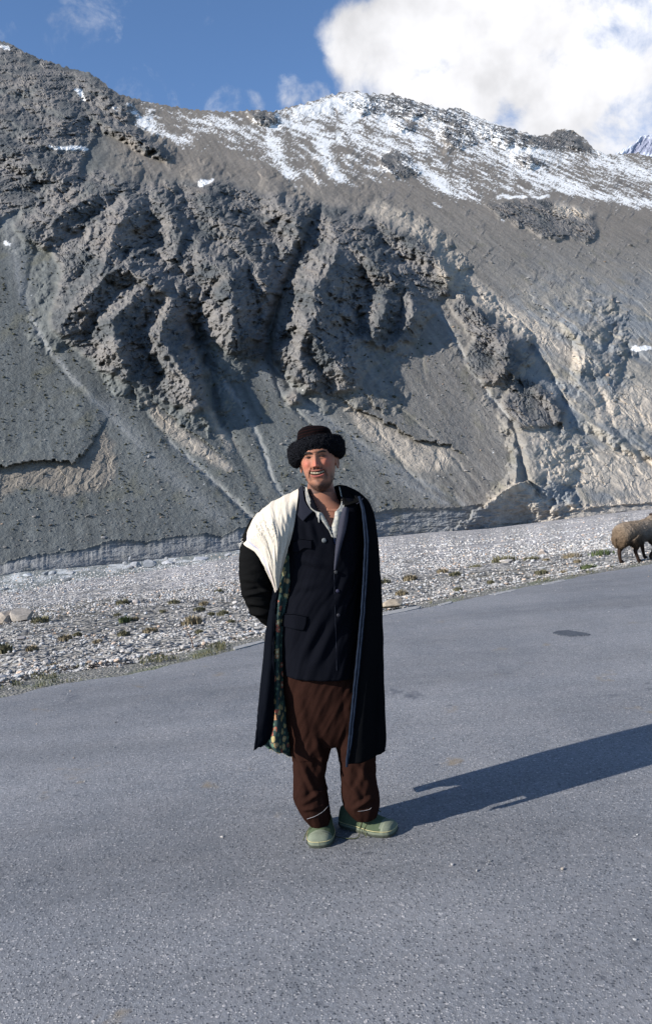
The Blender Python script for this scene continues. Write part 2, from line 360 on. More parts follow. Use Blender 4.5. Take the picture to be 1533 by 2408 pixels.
# gullies and ravines: (x, y, metres deep) , half width
GULLIES = [
    ([(760, 480, 4), (715, 560, 10), (685, 640, 12), (650, 720, 14), (632, 790, 12), (636, 850, 7), (700, 930, 1.6), (790, 1000, 1.5), (900, 1080, 1.2), (1080, 1180, 1)], 11),
    ([(440, 740, 6), (470, 800, 12), (500, 880, 11), (505, 960, 8), (530, 1010, 3), (590, 1110, 1.6), (630, 1185, 1)], 14),
    ([(520, 880, 1.0), (570, 950, 1.4), (620, 1060, 1.4), (640, 1130, 1.2), (690, 1200, 1)], 5),
    ([(640, 850, 1.2), (660, 930, 1.4), (730, 1000, 1.4)], 5),
    ([(1000, 700, .8), (1050, 760, 1.6), (1090, 840, 2), (1150, 930, 2.2), (1205, 995, 3)], 5),
    ([(1205, 990, 4), (1222, 1060, 7), (1235, 1130, 7), (1290, 1190, 4)], 12),
    ([(985, 740, .6), (990, 840, .8), (1000, 890, .5)], 4),
    ([(900, 930, .7), (1000, 1010, .9), (1080, 1090, 1), (1130, 1150, .6)], 4),
    ([(300, 920, .6), (400, 1040, 1), (500, 1130, 1.6), (590, 1215, 2.4), (620, 1250, 3)], 7),
    ([(1120, 690, 1), (1180, 760, 2), (1250, 820, 3), (1300, 890, 5), (1330, 950, 5)], 8),
    ([(1380, 800, 3), (1420, 830, 5), (1440, 780, 4), (1450, 740, 1)], 14),
    ([(1300, 740, 1), (1380, 850, 2), (1440, 1000, 3), (1533, 1100, 3)], 9),
    ([(150, 470, 2), (90, 560, 1), (60, 700, 1), (110, 830, .8), (200, 930, .6)], 8),
    ([(1330, 700, 1), (1430, 780, 3), (1533, 860, 3)], 9),
    ([(400, 690, 3), (430, 700, 7), (440, 745, 6)], 18),
    ([(1060, 640, 1), (1100, 700, 3), (1160, 760, 2)], 8),
    ([(820, 940, .5), (880, 1000, 1.0), (960, 1110, 1.1), (1000, 1150, .8)], 5),
]
gul = np.zeros(GX.shape)
for pts, wd in GULLIES:
    d, s, v = segdist(pts, .45)
    H -= v * np.exp(-(d / wd) ** 1.6); gul = np.maximum(gul, np.exp(-(d / (wd * .6)) ** 2))
# worn pale scree chutes (colour only) and snow streaks
def streak(lines, wd, warp=.5):
    a = np.zeros(GX.shape)
    for pts in lines:
        d, s, v = segdist([(*p[:2], p[2] if len(p) > 2 else 1) for p in pts], warp)
        a = np.maximum(a, v * np.exp(-(d / wd) ** 2))
    return a
chute = streak([[(640, 850), (700, 935), (800, 1010), (920, 1095), (1090, 1185)], [(515, 880), (570, 955), (620, 1060), (645, 1140), (690, 1200)], [(1000, 700), (1050, 760), (1090, 840), (1150, 930), (1205, 995)],
                [(30, 560), (50, 690), (100, 800), (180, 900), (330, 1050)], [(400, 1040), (500, 1130), (590, 1215)], [(880, 1080), (960, 1140), (1050, 1185)], [(1200, 700), (1300, 780), (1400, 850), (1533, 960)]], 6)
chute = np.maximum(chute, streak([[(0, 480), (30, 560), (60, 700)], [(250, 960), (400, 1120), (520, 1220)], [(620, 870), (700, 950), (850, 1060), (1000, 1160)]], 20) * .6)
snowf = streak([[(635, 300, 1), (645, 350, 1.1), (670, 390, .8), (700, 440, .6)], [(735, 300, 1), (760, 350, 1.3), (770, 395, 1.3), (800, 415, .8)], [(860, 240, .9), (820, 290, 1), (840, 320, .8)],
                [(900, 280, .9), (960, 320, 1.1), (1000, 350, .9)], [(950, 370, .9), (1010, 410, 1.2), (1060, 450, 1.3), (1110, 475, .9)], [(290, 250, 1), (340, 290, 1.2), (400, 330, .9), (450, 352, .6)],
                [(700, 262, 1), (800, 240, 1.2), (850, 232, 1)], [(1080, 330, .9), (1160, 370, .8), (1260, 420, .9), (1400, 460, .9), (1533, 480, .8)], [(1190, 360, .9), (1300, 420, 1), (1380, 450, .8)],
                [(1400, 375, 1), (1470, 395, 1.1), (1560, 420, 1)], [(1120, 300, .9), (1200, 345, 1), (1290, 375, .9), (1330, 385, .8)], [(600, 330, .5), (560, 300, .7), (480, 290, .6)],
                [(870, 330, .8), (950, 345, .7)], [(650, 270, .9), (720, 310, .8), (900, 350, .7)]], 15, .9)
snowz = poly([(270, 225), (450, 258), (640, 262), (840, 214), (1090, 252), (1250, 315), (1400, 350), (1600, 380), (1950, 430), (1950, 520), (1533, 500), (1300, 470), (1130, 480), (950, 430), (880, 440), (700, 440), (620, 400), (540, 350), (430, 350), (330, 300)])
snowz = blur(snowz, 12)
spots = streak([[(1180, 520, .8), (1190, 570, .5)], [(1250, 560, .6), (1320, 620, .7), (1400, 690, .6)], [(1380, 540, .5), (1500, 620, .6)], [(115, 345, 1), (205, 350, 1.1)], [(180, 210, 1.1), (200, 232, 1.1)],
                [(470, 432, 1.3), (500, 424, 1.1)], [(12, 570, 1.1), (22, 575, 1)], [(1020, 480, .8), (1060, 500, .6)], [(1170, 463, 1.0), (1290, 462, 1.0)], [(0, 108, 1), (20, 112, .9)], [(1490, 820, 1.4), (1525, 818, 1.4)], [(250, 250, .7), (300, 262, .8)], [(1510, 640, .6), (1400, 600, .5)]], 9, .6)

# mesh grid (a surface about the valley wall, sampled where it is seen)
NC, NR, NB = 900, 640, 10
cols = np.linspace(-340, 1880, NC)
vv = np.linspace(0, 1, NR)
skyj = skyline(cols) + fbm(cols / 9, cols * 0 + 3, 4, 9) * 7 - ridged(cols / 26, cols * 0, 3, 4) * 3
bb = bank_bot(cols) + 9
XX = np.repeat(cols[None], NR, 0); YY = bb[None] + (skyj - bb)[None] * vv[:, None]
def samp(a, X=None, Y=None):
    X = XX if X is None else X; Y = YY if Y is None else Y
    fx = np.clip((X - CX0) / STEP, 0, CWN - 1.001); fy = np.clip((Y - CY0) / STEP, 0, CHN - 1.001)
    ix = fx.astype(int); iy = fy.astype(int); fx -= ix; fy -= iy
    return (a[iy, ix] * (1 - fx) + a[iy, ix + 1] * fx) * (1 - fy) + (a[iy + 1, ix] * (1 - fx) + a[iy + 1, ix + 1] * fx) * fy
bt = bank_top(cols) + fbm(cols / 14, cols * 0 + 8, 3, 21) * 4.5
YF = np.minimum(YY, bt[None])
R = rays(XX, YF)
# two facets: lower wall, upper slope; the hit is the farther of the two planes (a convex bend)
pl_ = CAM + foot_D(0) * rays(0, bank_top(0)); pr_ = CAM + foot_D(1533) * rays(1533, 1190)
fd = (pr_ - pl_)[:2]; fd /= np.linalg.norm(fd); nh = np.array([-fd[1], fd[0]])
def hit(R, slope, s0, z0):
    # plane: z = z0 + slope * ((p-pl_).nh - s0), plus along-foot gradient
    g = (pr_[2] - pl_[2]) / np.linalg.norm((pr_ - pl_)[:2])
    a = R[..., 2] - slope * (R[..., 0] * nh[0] + R[..., 1] * nh[1]) - g * (R[..., 0] * fd[0] + R[..., 1] * fd[1])
    c0 = CAM[:2] - pl_[:2]
    b = pl_[2] + z0 + slope * (c0 @ nh - s0) + g * (c0 @ fd) - CAM[2]
    return b / a
T1 = hit(R, math.tan(math.radians(39)), 0, 0)
sb = 165.0; zb = math.tan(math.radians(39)) * sb
T2 = hit(R, math.tan(math.radians(33.5)), sb, zb)
T2 = np.where((T2 < 0) | (T2 > 3000), 3000, T2)
kk = 18.0
T = .5 * (T1 + T2 + np.sqrt((T1 - T2) ** 2 + kk ** 2))
T = np.clip(T, 60, 900)
# the bank itself: nearly upright below its lip
bts = np.convolve(np.pad(bank_top(cols), 40, mode='edge'), np.hanning(81) / np.hanning(81).sum(), 'valid')
Ts = hit(rays(cols, bts), math.tan(math.radians(39)), 0, 0)
T = np.where(YY > bt[None], Ts[None], np.maximum(T, Ts[None]))
below = np.clip((YY - bt[None]) / (bb - bt)[None], 0, 1)
T = T - 2.6 * sstep(0, 1, below)
print('T range', T.min(), T.max(), 'top left', T[-1, 140], 'top mid', T[-1, 480], 'top right', T[-1, 750])
sRock = samp(np.maximum(rockn, speck * .22)); sRockC = samp(np.maximum(rockn, speck)); sCut = samp(cut_s); sH = samp(H)
MP = T / FPX                                    # metres per px here
U = (XX - 766) * MP; Vv = -(YY - 1200) * MP / .62
sc_T = T / 300.0
wx = U + 7 * fbm(U / 23, Vv / 40, 3, 101); wy = Vv + 12 * fbm(U / 23, Vv / 40, 3, 102)
ang = math.radians(24); ur = wx * math.cos(ang) + wy * math.sin(ang); vr = -wx * math.sin(ang) + wy * math.cos(ang)
r1 = ridged(wx / 15, wy / 52, 3, 200, .5)
r2 = ridged(ur / 5.2, vr / 21, 3, 230, .55)
r3 = ridged(wx / 2.1, wy / 7.0, 3, 260, .6); r4 = ridged(ur / 1.15, vr / 3.2, 2, 270, .6); q1 = .5 * fbm(U / 4, Vv / 8, 3, 284); q2 = .5 * fbm(U / 1.6, Vv / 3, 2, 285)
f1 = facet(wx / 9 + q1, wy / 26 + q1, 1); f2 = facet(ur / 3.6 + q1, vr / 10 - q1, 2); f3 = facet(wx / 1.7 + q2, wy / 4.2 + q2, 3)
b1 = fbm(wx / 3.6, wy / 13.0, 4, 290)
dm = .30 + .95 * sstep(-.25, .35, fbm(U / 16, Vv / 26, 3, 286)); r0 = ridged((U + .5 * Vv) / 44, Vv / 110, 2, 287)
relief = sRock * (1.7 * r0 + 1.7 * r1 + 1.2 * r2 * (.5 + .6 * dm) + 1.5 * f1 + (.35 + .65 * dm) * (1.35 * f2 + 1.15 * f3) + dm * (.75 * r3 + .55 * r4) + .8 * b1)
flute = ridged(wx / 3.4 + 1.1 * fbm(U / 7, Vv / 9, 3, 321), wy / 34, 3, 320, .55)
relief += sCut * (.8 * flute + .9 * b1 + .5 * f2 + .35 * f3)
mound = fbm(U / 30, Vv / 60, 3, 350)
scree = 1 - np.maximum(sRock, sCut)
# fall-line rills: the lines of descent lean right
fl = U + .30 * Vv + 3 * fbm(U / 60, Vv / 90, 2, 360)
right = sstep(700, 1300, XX)
relief += scree * (1.3 * mound + (.22 + .35 * right) * ridged(fl / 11 + .6 * fbm(U / 14, Vv / 22, 3, 381), Vv / 90, 4, 380, .6) + .12 * fbm(U / 1.2, Vv / 2.0, 3, 400) + .35 * fbm(U / 6, Vv / 12, 3, 410))
bad = sstep(1120, 1320, XX + 40 * fbm(XX / 60, YY / 60, 2, 3)) * sstep(560, 760, YY) * (1 - sRock) * (1 - sCut * .4)
badr = ridged(ur / 12 + .5 * fbm(U / 12, Vv / 20, 2, 431), vr / 40, 4, 430, .6)
relief += bad * (1.3 * badr + .8 * r2 * dm + 1.1 * fbm(U / 9, Vv / 16, 4, 434, .6) + .30 * f2 * dm + .2 * f3)
upper = sstep(470, 400, YY + 60 * right * 0)
relief += upper * scree * (1.0 * ridged(fl / 26, Vv / 160, 3, 440) + .5 * b1)
bankf = sstep(.02, .25, below)
relief = relief * (1 - bankf * .95) + bankf * (.9 * fbm(U / 9, Vv / 4, 3, 449) + .6 * fbm(U / 2.4, Vv / .8, 4, 450, .65) + .10 * np.sin(Vv * 2.2 + 3 * fbm(U / 12, Vv / 5, 2, 451))) * (1 + right)
D = (.84 * sH + .80 * relief) * sc_T
edge = sstep(0, .012, 1 - vv)[:, None]
T = T - D
P = CAM + T[..., None] * rays(XX, YY)
# the far side beyond the crest
Pb = []
last = P[-1]
for k in range(1, NB + 1):
    q = last.copy(); q[:, :2] += nh * (6 * k ** 1.6); q[:, 1] += 2 * k; q[:, 2] -= 2.2 * k ** 1.75; Pb.append(q)
Pall = np.concatenate([P, np.array(Pb)], 0)
# ---- colours: what each patch is made of, with some sunlight painted in
def C(*c): return np.array(c, float)
ones = np.ones(XX.shape)[..., None]
n_a = fbm(U / 14, Vv / 30, 4, 500); n_b = fbm(U / 2.0, Vv / 3.0, 3, 510); n_c = fbm(U / 50, Vv / 50, 3, 520)
base_l = C(.112, .117, .111); base_r = C(.190, .174, .152); base_u = C(.185, .163, .138)
gm = sstep(560, 1020, XX + .55 * (900 - YY) + 120 * n_c)[..., None]
colr = base_l * (1 - gm) + base_r * gm
um = (sstep(520, 380, YY - .12 * (XX - 500) + 40 * n_c) * sstep(190, 330, XX))[..., None]
colr = colr * (1 - um) + base_u * um
strk = fbm(fl / 1.6, Vv / 45, 3, 540); colr = colr * (1 + .14 * n_a[..., None] + .24 * n_b[..., None] + .36 * strk[..., None])
bl = (bad * .9)[..., None]
bmx = sstep(.15, .75, badr + .5 * fbm(U / 16, Vv / 22, 3, 432))[..., None]; bcol = C(.205, .215, .22) * (1 - bmx) + C(.29, .265, .225) * bmx
colr = colr * (1 - bl) + bcol * bl
ch = samp(chute)[..., None]; colr = colr * (1 - .55 * ch) + C(.27, .27, .262) * .55 * ch
rmix = sstep(-.25, .45, n_a + .4 * r2)[..., None]
rockc = C(.070, .074, .075) * (1 - rmix) + C(.150, .140, .130) * rmix
rockc = rockc * (1 + .38 * n_b[..., None] + .2 * r3[..., None])
warm = (sstep(.1, .5, fbm(U / 22, Vv / 22, 3, 533)) * .5)[..., None]
rockc = rockc * (1 - warm) + C(.185, .160, .138) * warm
rm = np.clip(sRockC, 0, 1)[..., None]; colr = colr * (1 - rm) + rockc * rm
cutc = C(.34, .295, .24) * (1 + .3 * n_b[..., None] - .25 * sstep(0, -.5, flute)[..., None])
cleft = sstep(500, 200, XX)[..., None]; cutc = cutc * (1 - .42 * cleft) * (1 + .25 * sstep(1080, 1200, XX)[..., None])  # right-hand cut faces painted brighter, standing in for sun that misses them
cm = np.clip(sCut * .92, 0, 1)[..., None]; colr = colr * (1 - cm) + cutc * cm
bcol2 = C(.20, .20, .195) * (1 + .35 * n_b[..., None]); bfm = (bankf * (1 - .75 * sstep(1120, 1180, XX)))[..., None]
colr = colr * (1 - bfm) + bcol2 * bfm
# vegetation tint (dull olive)
veg = (sstep(.18, .5, fbm(U / 7, Vv / 14, 3, 560)) * scree * sstep(450, 600, YY) * .35)[..., None]
colr = colr * (1 - veg) + C(.14, .13, .085) * veg
# snow
sn = samp(snowf) * .36 + samp(snowz) * .34
snn = .60 * ridged(fl / 1.3, Vv / 2.6, 4, 600, .8) + .60 * fbm(fl / 7, Vv / 20, 4, 610) + .35 * fbm(U / 1.0, Vv / 1.3, 2, 620)
sr1 = ridged(fl / 13, Vv / 70, 3, 640)
snow = sn + .22 * sr1 * samp(snowz) + 1.0 * snn - .16 - .45 * sRock * (1 - .6 * sstep(.0, .5, r2 - .1))
snow = np.maximum(snow, samp(spots) + .55 * snn - .25)
hi = sstep(330, 230, YY + .0 * XX - .14 * np.clip(XX - 850, 0, 900)) * sstep(600, 720, XX)
snow += hi * (.22 + .2 * sr1)
sm = .88 * (sstep(.69, .82, snow))[..., None]
colr = colr * (1 - sm) + C(.84, .825, .79) * sm
colr = np.clip(colr, .01, .9)
call = np.concatenate([colr, np.repeat(colr[-1:], NB, 0)], 0)
mm = mat_new('mountain_rock', rough=.95, spec=.15); g = MG(mm)
v = g.attr(); n = g.noise(1.4, 5, .65); n2 = g.noise(.35, 4, .6)
k = g.math('ADD', g.math('MULTIPLY', n, .75), .63)
g.base(g.mix(1, v, k, 'MULTIPLY')); g.bump(g.math('ADD', n, g.math('MULTIPLY', n2, 2)), .55, .35)
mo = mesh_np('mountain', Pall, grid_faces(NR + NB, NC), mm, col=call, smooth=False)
tag(mo, kind='structure')

# far peak beyond the right shoulder
fx_ = np.linspace(1380, 1900, 170); far_sky = pl([(1300, 420), (1430, 372), (1455, 356), (1490, 338), (1505, 320), (1533, 316), (1600, 270), (1700, 300), (1950, 330)])(fx_) + fbm(fx_ / 10, fx_ * 0, 4, 70) * 9
fv = np.linspace(0, 1, 90)
FX = np.repeat(fx_[None], 90, 0); FY = 480 + (far_sky - 480)[None] * fv[:, None]
FT = 2300 + (480 - FY) * 5.2
FU = FX * 1.2; FV = FY * 1.2
fr = ridged((FU + FV * .5) / 46, FV / 90, 5, 700, .55)
FT = FT - 60 * fr
FP = CAM + FT[..., None] * rays(FX, FY)
fq = FP[-1:] + np.array([0, 900, -700.])
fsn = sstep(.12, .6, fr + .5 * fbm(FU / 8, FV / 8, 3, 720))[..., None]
fcol = C(.26, .27, .34) * (1 - fsn) + C(.56, .58, .64) * fsn  # rock and snow both paled and blued: distance haze painted into the colour
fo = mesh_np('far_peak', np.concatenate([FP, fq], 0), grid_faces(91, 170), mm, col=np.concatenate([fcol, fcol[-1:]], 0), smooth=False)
tag(fo, kind='structure')

# ------------------------------------------------------------------ road, verge, gravel plain, river
edge_px = [(-500, 1752), (0, 1640), (150, 1606), (300, 1584), (440, 1554), (560, 1524), (620, 1508), (900, 1443), (1000, 1427), (1100, 1406), (1200, 1386), (1300, 1366), (1400, 1347), (1533, 1325), (1900, 1272)]
verge_px = [(-500, 1712), (0, 1603), (130, 1572), (300, 1553), (460, 1520), (600, 1492), (900, 1428), (1000, 1412), (1100, 1390), (1300, 1354), (1460, 1327), (1533, 1314), (1900, 1262)]
E = np.array([on_road(x, y) for x, y in edge_px]); VG = np.array([on_road(x, y) for x, y in verge_px])
ed = E[-3] - E[1]; ed[2] = 0; ed /= np.linalg.norm(ed); en = np.array([-ed[1], ed[0], 0])      # along the road, away across it
def line_fn(Pn):
    s = (Pn - E[1]) @ ed; t = (Pn - E[1]) @ en; o = np.argsort(s)
    return lambda q: np.interp(q, s[o], t[o])
ef, vf = line_fn(E), line_fn(VG)
def rp(s, t, dz=0):
    P = E[1] + s[..., None] * ed + t[..., None] * en; P[..., 2] = road_z(P[..., 0], P[..., 1]) + dz; return P
# asphalt
m = mat_new('old_asphalt', rough=.66, spec=.45); g = MG(m)
big = g.noise(.55, 4, .6); mid = g.noise(3.5, 5, .65); fine = g.noise(55, 4, .7); g1 = g.noise(16, 3, .6)
base = g.mix(g.ramp(big, [(.35, 0), (.65, 1)]), (.132, .137, .147), (.182, .183, .189))
base = g.mix(g.ramp(mid, [(.42, 0), (.68, .6)]), base, (.200, .196, .198))
base = g.mix(.55, base, g.mix(1, base, g.ramp(fine, [(.3, .45), (.7, 1.55)]), 'MULTIPLY'))
vc = g.vor(88, out='Color'); vd = g.vor(88)
cm_ = g.ramp(g.noise(1.1, 5, .7), [(.35, .25), (.62, 1)])
chip = g.math('MULTIPLY', g.ramp(vc, [(.60, 0), (.66, 1)]), g.ramp(vd, [(.26, 1), (.38, 0)]))
vc2 = g.vor(42, out='Color'); vd2 = g.vor(42)
chip2 = g.math('MULTIPLY', g.ramp(vc2, [(.74, 0), (.78, 1)]), g.ramp(vd2, [(.20, 1), (.30, 0)]))
vc3 = g.vor(170, out='Color'); vd3 = g.vor(170)
chip3 = g.math('MULTIPLY', g.ramp(vc3, [(.54, 0), (.62, 1)]), g.ramp(vd3, [(.3, 1), (.45, 0)]))
dark = g.math('MULTIPLY', g.ramp(vc, [(.30, 1), (.36, 0)]), g.ramp(vd, [(.3, 1), (.42, 0)]))
base = g.mix(g.math('MULTIPLY', chip3, .5), base, (.30, .29, .29)); base = g.mix(g.math('MULTIPLY', chip, .75), base, (.40, .38, .37)); base = g.mix(g.math('MULTIPLY', g.math('MULTIPLY', chip2, cm_), .85), base, (.46, .43, .41))
base = g.mix(g.math('MULTIPLY', dark, .75), base, (.035, .038, .045))
st = g.math('MULTIPLY', g.ramp(g.noise(2.3, 3, .55, g.co((1, 1, 1), (0, 0, .6))), [(.665, 0), (.72, 1)]), g.ramp(g1, [(.4, 0), (.6, 1)]))
base = g.mix(g.math('MULTIPLY', st, .6), base, (.20, .15, .085))
dk = g.ramp(g.noise(1.7, 5, .6, g.co((1.3, 1, 1), (0, 0, 1.2))), [(.67, 0), (.72, 1)])
base = g.mix(g.math('MULTIPLY', dk, .6), base, (.05, .056, .07))
vc4 = g.vor(24, out='Color'); vd4 = g.vor(24)
chip4 = g.math('MULTIPLY', g.ramp(vc4, [(.76, 0), (.79, 1)]), g.ramp(g.math('ADD', vd4, g.math('MULTIPLY', g1, .12)), [(.21, 1), (.29, 0)]))
base = g.mix(g.math('MULTIPLY', g.math('MULTIPLY', chip4, cm_), .75), base, (.38, .36, .35))
vc5 = g.vor(13, out='Color'); vd5 = g.vor(13)
pit = g.math('MULTIPLY', g.ramp(vc5, [(.22, 1), (.26, 0)]), g.ramp(g.math('ADD', vd5, g.math('MULTIPLY', g1, .3)), [(.25, 1), (.38, 0)]))
base = g.mix(g.math('MULTIPLY', pit, .6), base, (.05, .055, .066))
wear = g.noise(1.0, 5, .6, g.co((.22, 1.3, 1), (0, 0, -math.atan2(ed[1], ed[0])))); base = g.mix(1, base, g.ramp(wear, [(.32, .80), (.5, 1.0), (.68, 1.12)]), 'MULTIPLY')
g.base(base)
g.bump(g.math('ADD', g.math('ADD', g.math('MULTIPLY', chip, .6), g.math('MULTIPLY', fine, .9)), g.math('MULTIPLY', g.math('ADD', chip2, g.math('SUBTRACT', chip3, dark)), .5)), .75, .006)
su = np.concatenate([np.linspace(-60, -4, 30), np.linspace(-3.9, 16, 500), np.linspace(16.2, 120, 60)])
tt = np.concatenate([[0, .02, .05, .1, .2, .4], np.linspace(.8, 9.2, 22)])
jit = .09 * fbm(su / .28, su * 0, 5, 31, .65) + .05 * fbm(su / 1.6, su * 0 + 2, 2, 32)
S, Tq = np.meshgrid(su, tt, indexing='ij'); Tn = ef(S) - Tq + (jit[:, None] * np.exp(-Tq / .3))
Pm = rp(S, Tn, .010 * (1 - np.exp(-Tq * 14)) - .010)
Pm[..., 2] += .004 * fbm(S / 1.5, Tq / 1.5, 2, 33)
road = tag(mesh_np('road', Pm, grid_faces(len(su), len(tt), flip=True), m), kind='structure')
# thin dark patch and pale concrete remains along its edge
def flat_px(pts, dz, name, mat, parent=None, jt=.006, n=10):
    P = []
    for (a, b) in zip(pts, pts[1:] + pts[:1]):
        for k in range(n):
            P.append((a[0] + (b[0] - a[0]) * k / n, a[1] + (b[1] - a[1]) * k / n))
    P = np.array(P); W = on_road(P[:, 0], P[:, 1]); c = W.mean(0)
    f = 1 + .22 * fbm(np.arange(len(W)) / 2.2, np.arange(len(W)) * 0 + pts[0][0], 3, 8)
    W = c + (W - c) * f[:, None]; W[:, 2] = road_z(W[:, 0], W[:, 1]) + .001
    bm = bmesh.new(); top = [bm.verts.new(tuple(p + np.array([0, 0, dz]))) for p in W]; bot = [bm.verts.new(tuple(p - np.array([0, 0, .02]))) for p in W]
    bm.faces.new(top)
    for i in range(len(top)): j = (i + 1) % len(top); bm.faces.new((top[j], top[i], bot[i], bot[j]))
    bmesh.ops.recalc_face_normals(bm, faces=bm.faces[:])
    me = bpy.data.meshes.new(name); bm.to_mesh(me); bm.free(); me.materials.append(mat)
    return link_obj(bpy.data.objects.new(name, me), parent)
mp_ = mat_new('tar_patch', (.055, .06, .072), .7); g = MG(mp_); n = g.noise(40, 4, .7); g.base(g.ramp(n, [(.35, (.035, .04, .05)), (.6, (.075, .082, .095)), (.75, (.16, .16, .17))])); g.bump(n, .5, .004)
flat_px([(1298, 1490), (1310, 1485), (1335, 1483), (1352, 1486), (1378, 1490), (1386, 1494), (1370, 1496), (1340, 1497), (1318, 1495)], .006, 'tar_patch', mp_, road)
mc_ = mat_new('pale_concrete', (.34, .32, .30), .9); g = MG(mc_); n = g.noise(18, 5, .7); g.base(g.ramp(n, [(.3, (.16, .16, .155)), (.65, (.33, .32, .31))])); g.bump(n, .5, .01)
for pts in ([(548, 1522), (618, 1505), (622, 1509), (556, 1527)], [(900, 1440), (960, 1428), (990, 1424), (985, 1430), (950, 1438), (900, 1448)], [(1030, 1421), (1062, 1413), (1060, 1418), (1036, 1424)],
            [(1150, 1397), (1210, 1385), (1214, 1388), (1165, 1399)], [(1272, 1373), (1325, 1362), (1328, 1366), (1282, 1376)]):
    flat_px(pts, .001, 'concrete_edge', mc_, road)
# verge
mv = mat_new('verge_gravel', rough=.95, spec=.1); g = MG(mv); a_ = g.noise(2.5, 4, .6); b_ = g.noise(26, 5, .7); v_ = g.vor(38)
gr = g.mix(g.ramp(b_, [(.3, 0), (.7, 1)]), (.115, .115, .10), (.25, .235, .21)); gr = g.mix(g.ramp(a_, [(.48, 0), (.62, .6)]), gr, (.13, .145, .075))
g.base(gr); g.bump(g.math('ADD', b_, v_), .8, .02)
S2, W2 = np.meshgrid(su, np.linspace(0, 1, 14), indexing='ij'); t0 = ef(S2) - .35; t1 = vf(S2) + .35
Tn = t0 + (t1 - t0) * W2
Pv = rp(S2, Tn, -.024 - .09 * sstep(.6, 1, W2)); Pv[..., 2] += .016 * fbm(S2 / .18, Tn / .18, 4, 40) * sstep(.1, .3, W2)
tag(mesh_np('verge', Pv, grid_faces(len(su), 14), mv), kind='structure')
# wide ground on the photographer's side
mg_ = mat_new('stony_ground', rough=.95, spec=.1); g = MG(mg_); n = g.noise(3, 6, .7); g.base(g.ramp(n, [(.3, (.16, .155, .14)), (.7, (.30, .285, .26))])); g.bump(n, .6, .05)
Sg, Tg = np.meshgrid(np.linspace(-900, 900, 80), np.linspace(-900, -8.8, 40), indexing='ij')
Pg = E[1] + Sg[..., None] * ed + Tg[..., None] * en; Pg[..., 2] = np.clip(road_z(Pg[..., 0], Pg[..., 1]), -14, 14) - .05 + 1.5 * sstep(-9, -60, Tg) * fbm(Sg / 40, Tg / 40, 3, 4)
tag(mesh_np('ground', Pg, grid_faces(80, 40, flip=False), mg_), kind='structure')

riv_n = pl([(-480, 1462), (-340, 1440), (0, 1393), (60, 1386), (130, 1372), (220, 1358), (300, 1347), (400, 1332), (470, 1323), (600, 1298)])
# gravel plain: ruled from the verge to the foot of the bank
pc = np.linspace(-480, 1890, 760); 
Nn = on_road(pc, np.interp(pc, [p[0] for p in verge_px], [p[1] for p in verge_px]))
fD = foot_D(pc) - 1.2
Fn = CAM + fD[:, None] * rays(pc, bank_bot(pc) + 2)
def plain_pt(X, Dp):
    """point of the gravel plain in column X at depth Dp"""
    i = np.clip((X - pc[0]) / (pc[1] - pc[0]), 0, len(pc) - 1.001); k = i.astype(int); f = (i - k)[..., None]
    A = Nn[k] * (1 - f) + Nn[k + 1] * f; B = Fn[k] * (1 - f) + Fn[k + 1] * f
    t = ((Dp - A[..., 1]) / (B[..., 1] - A[..., 1]))[..., None]
    P = A + (B - A) * t
    P[..., 2] -= .10 + .22 * sstep(0, 1.6, Dp - A[..., 1]) * (1 - sstep(30, 90, Dp))
    return P, t[..., 0]
NRp = 330
dn = Nn[:, 1]
q = np.linspace(0, 1, NRp)[:, None]
Dp = dn[None] * (fD[None] * 1.02 / dn[None]) ** q
Pp, tp = plain_pt(np.repeat(pc[None], NRp, 0), Dp)
px_, py_ = Pp[..., 0], Pp[..., 1]
amp = np.clip(Dp / 60, .25, 2.2)
ripl = fbm(px_ / (1.6 * amp), py_ / (1.6 * amp), 4, 810); wv = fbm(px_ / 14, py_ / 7, 3, 820)
Pp[..., 2] += (.055 * amp * ripl + .10 * np.clip(Dp / 40, 0, 1.6) * wv) * sstep(0, 1.2, Dp - dn[None]) * (1 - .8 * sstep(.93, 1, tp))
_rx, _ry = proj(Pp); Pp[..., 2] -= (.34 + .04 * amp) * sstep(4, -6, _ry - riv_n(_rx)) * sstep(640, 520, _rx)
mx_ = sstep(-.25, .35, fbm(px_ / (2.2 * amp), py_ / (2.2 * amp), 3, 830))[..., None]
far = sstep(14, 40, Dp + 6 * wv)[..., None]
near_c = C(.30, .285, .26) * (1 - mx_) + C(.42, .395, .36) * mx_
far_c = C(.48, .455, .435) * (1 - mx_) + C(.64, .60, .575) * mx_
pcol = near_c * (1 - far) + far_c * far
soil = (sstep(.1, .4, fbm(px_ / 5, py_ / 2.5, 3, 840)) * (1 - sstep(22, 45, Dp)) * .5)[..., None]
pcol = pcol * (1 - soil) + C(.20, .18, .13) * soil
damp = sstep(700, 450, np.repeat(pc[None], NRp, 0)) * sstep(.55, .9, tp); pcol = pcol * (1 - .18 * damp[..., None])
mpn = mat_new('gravel_plain', rough=.95, spec=.12); g = MG(mpn)
va = g.vor(9, out='Color'); vb = g.vor(9); vs = g.vor(2.2, out='Color'); vsd = g.vor(2.2); nn = g.noise(1.2, 5, .7); bwc = g.n('ShaderNodeRGBToBW'); g.l(va, bwc.inputs[0]); bws = g.n('ShaderNodeRGBToBW'); g.l(vs, bws.inputs[0])
k = g.math('ADD', g.math('MULTIPLY', bwc.outputs[0], .5), g.math('ADD', g.math('MULTIPLY', bws.outputs[0], .5), g.math('ADD', g.math('MULTIPLY', nn, .5), .25)))
k = g.math('MULTIPLY', k, g.ramp(vb, [(.3, 1), (.75, .4)])); k = g.math('MULTIPLY', k, g.ramp(g.noise(.35, 5, .7, g.co((.5, 1.6, 1), (0, 0, -.4))), [(.35, .72), (.6, 1.06)]))
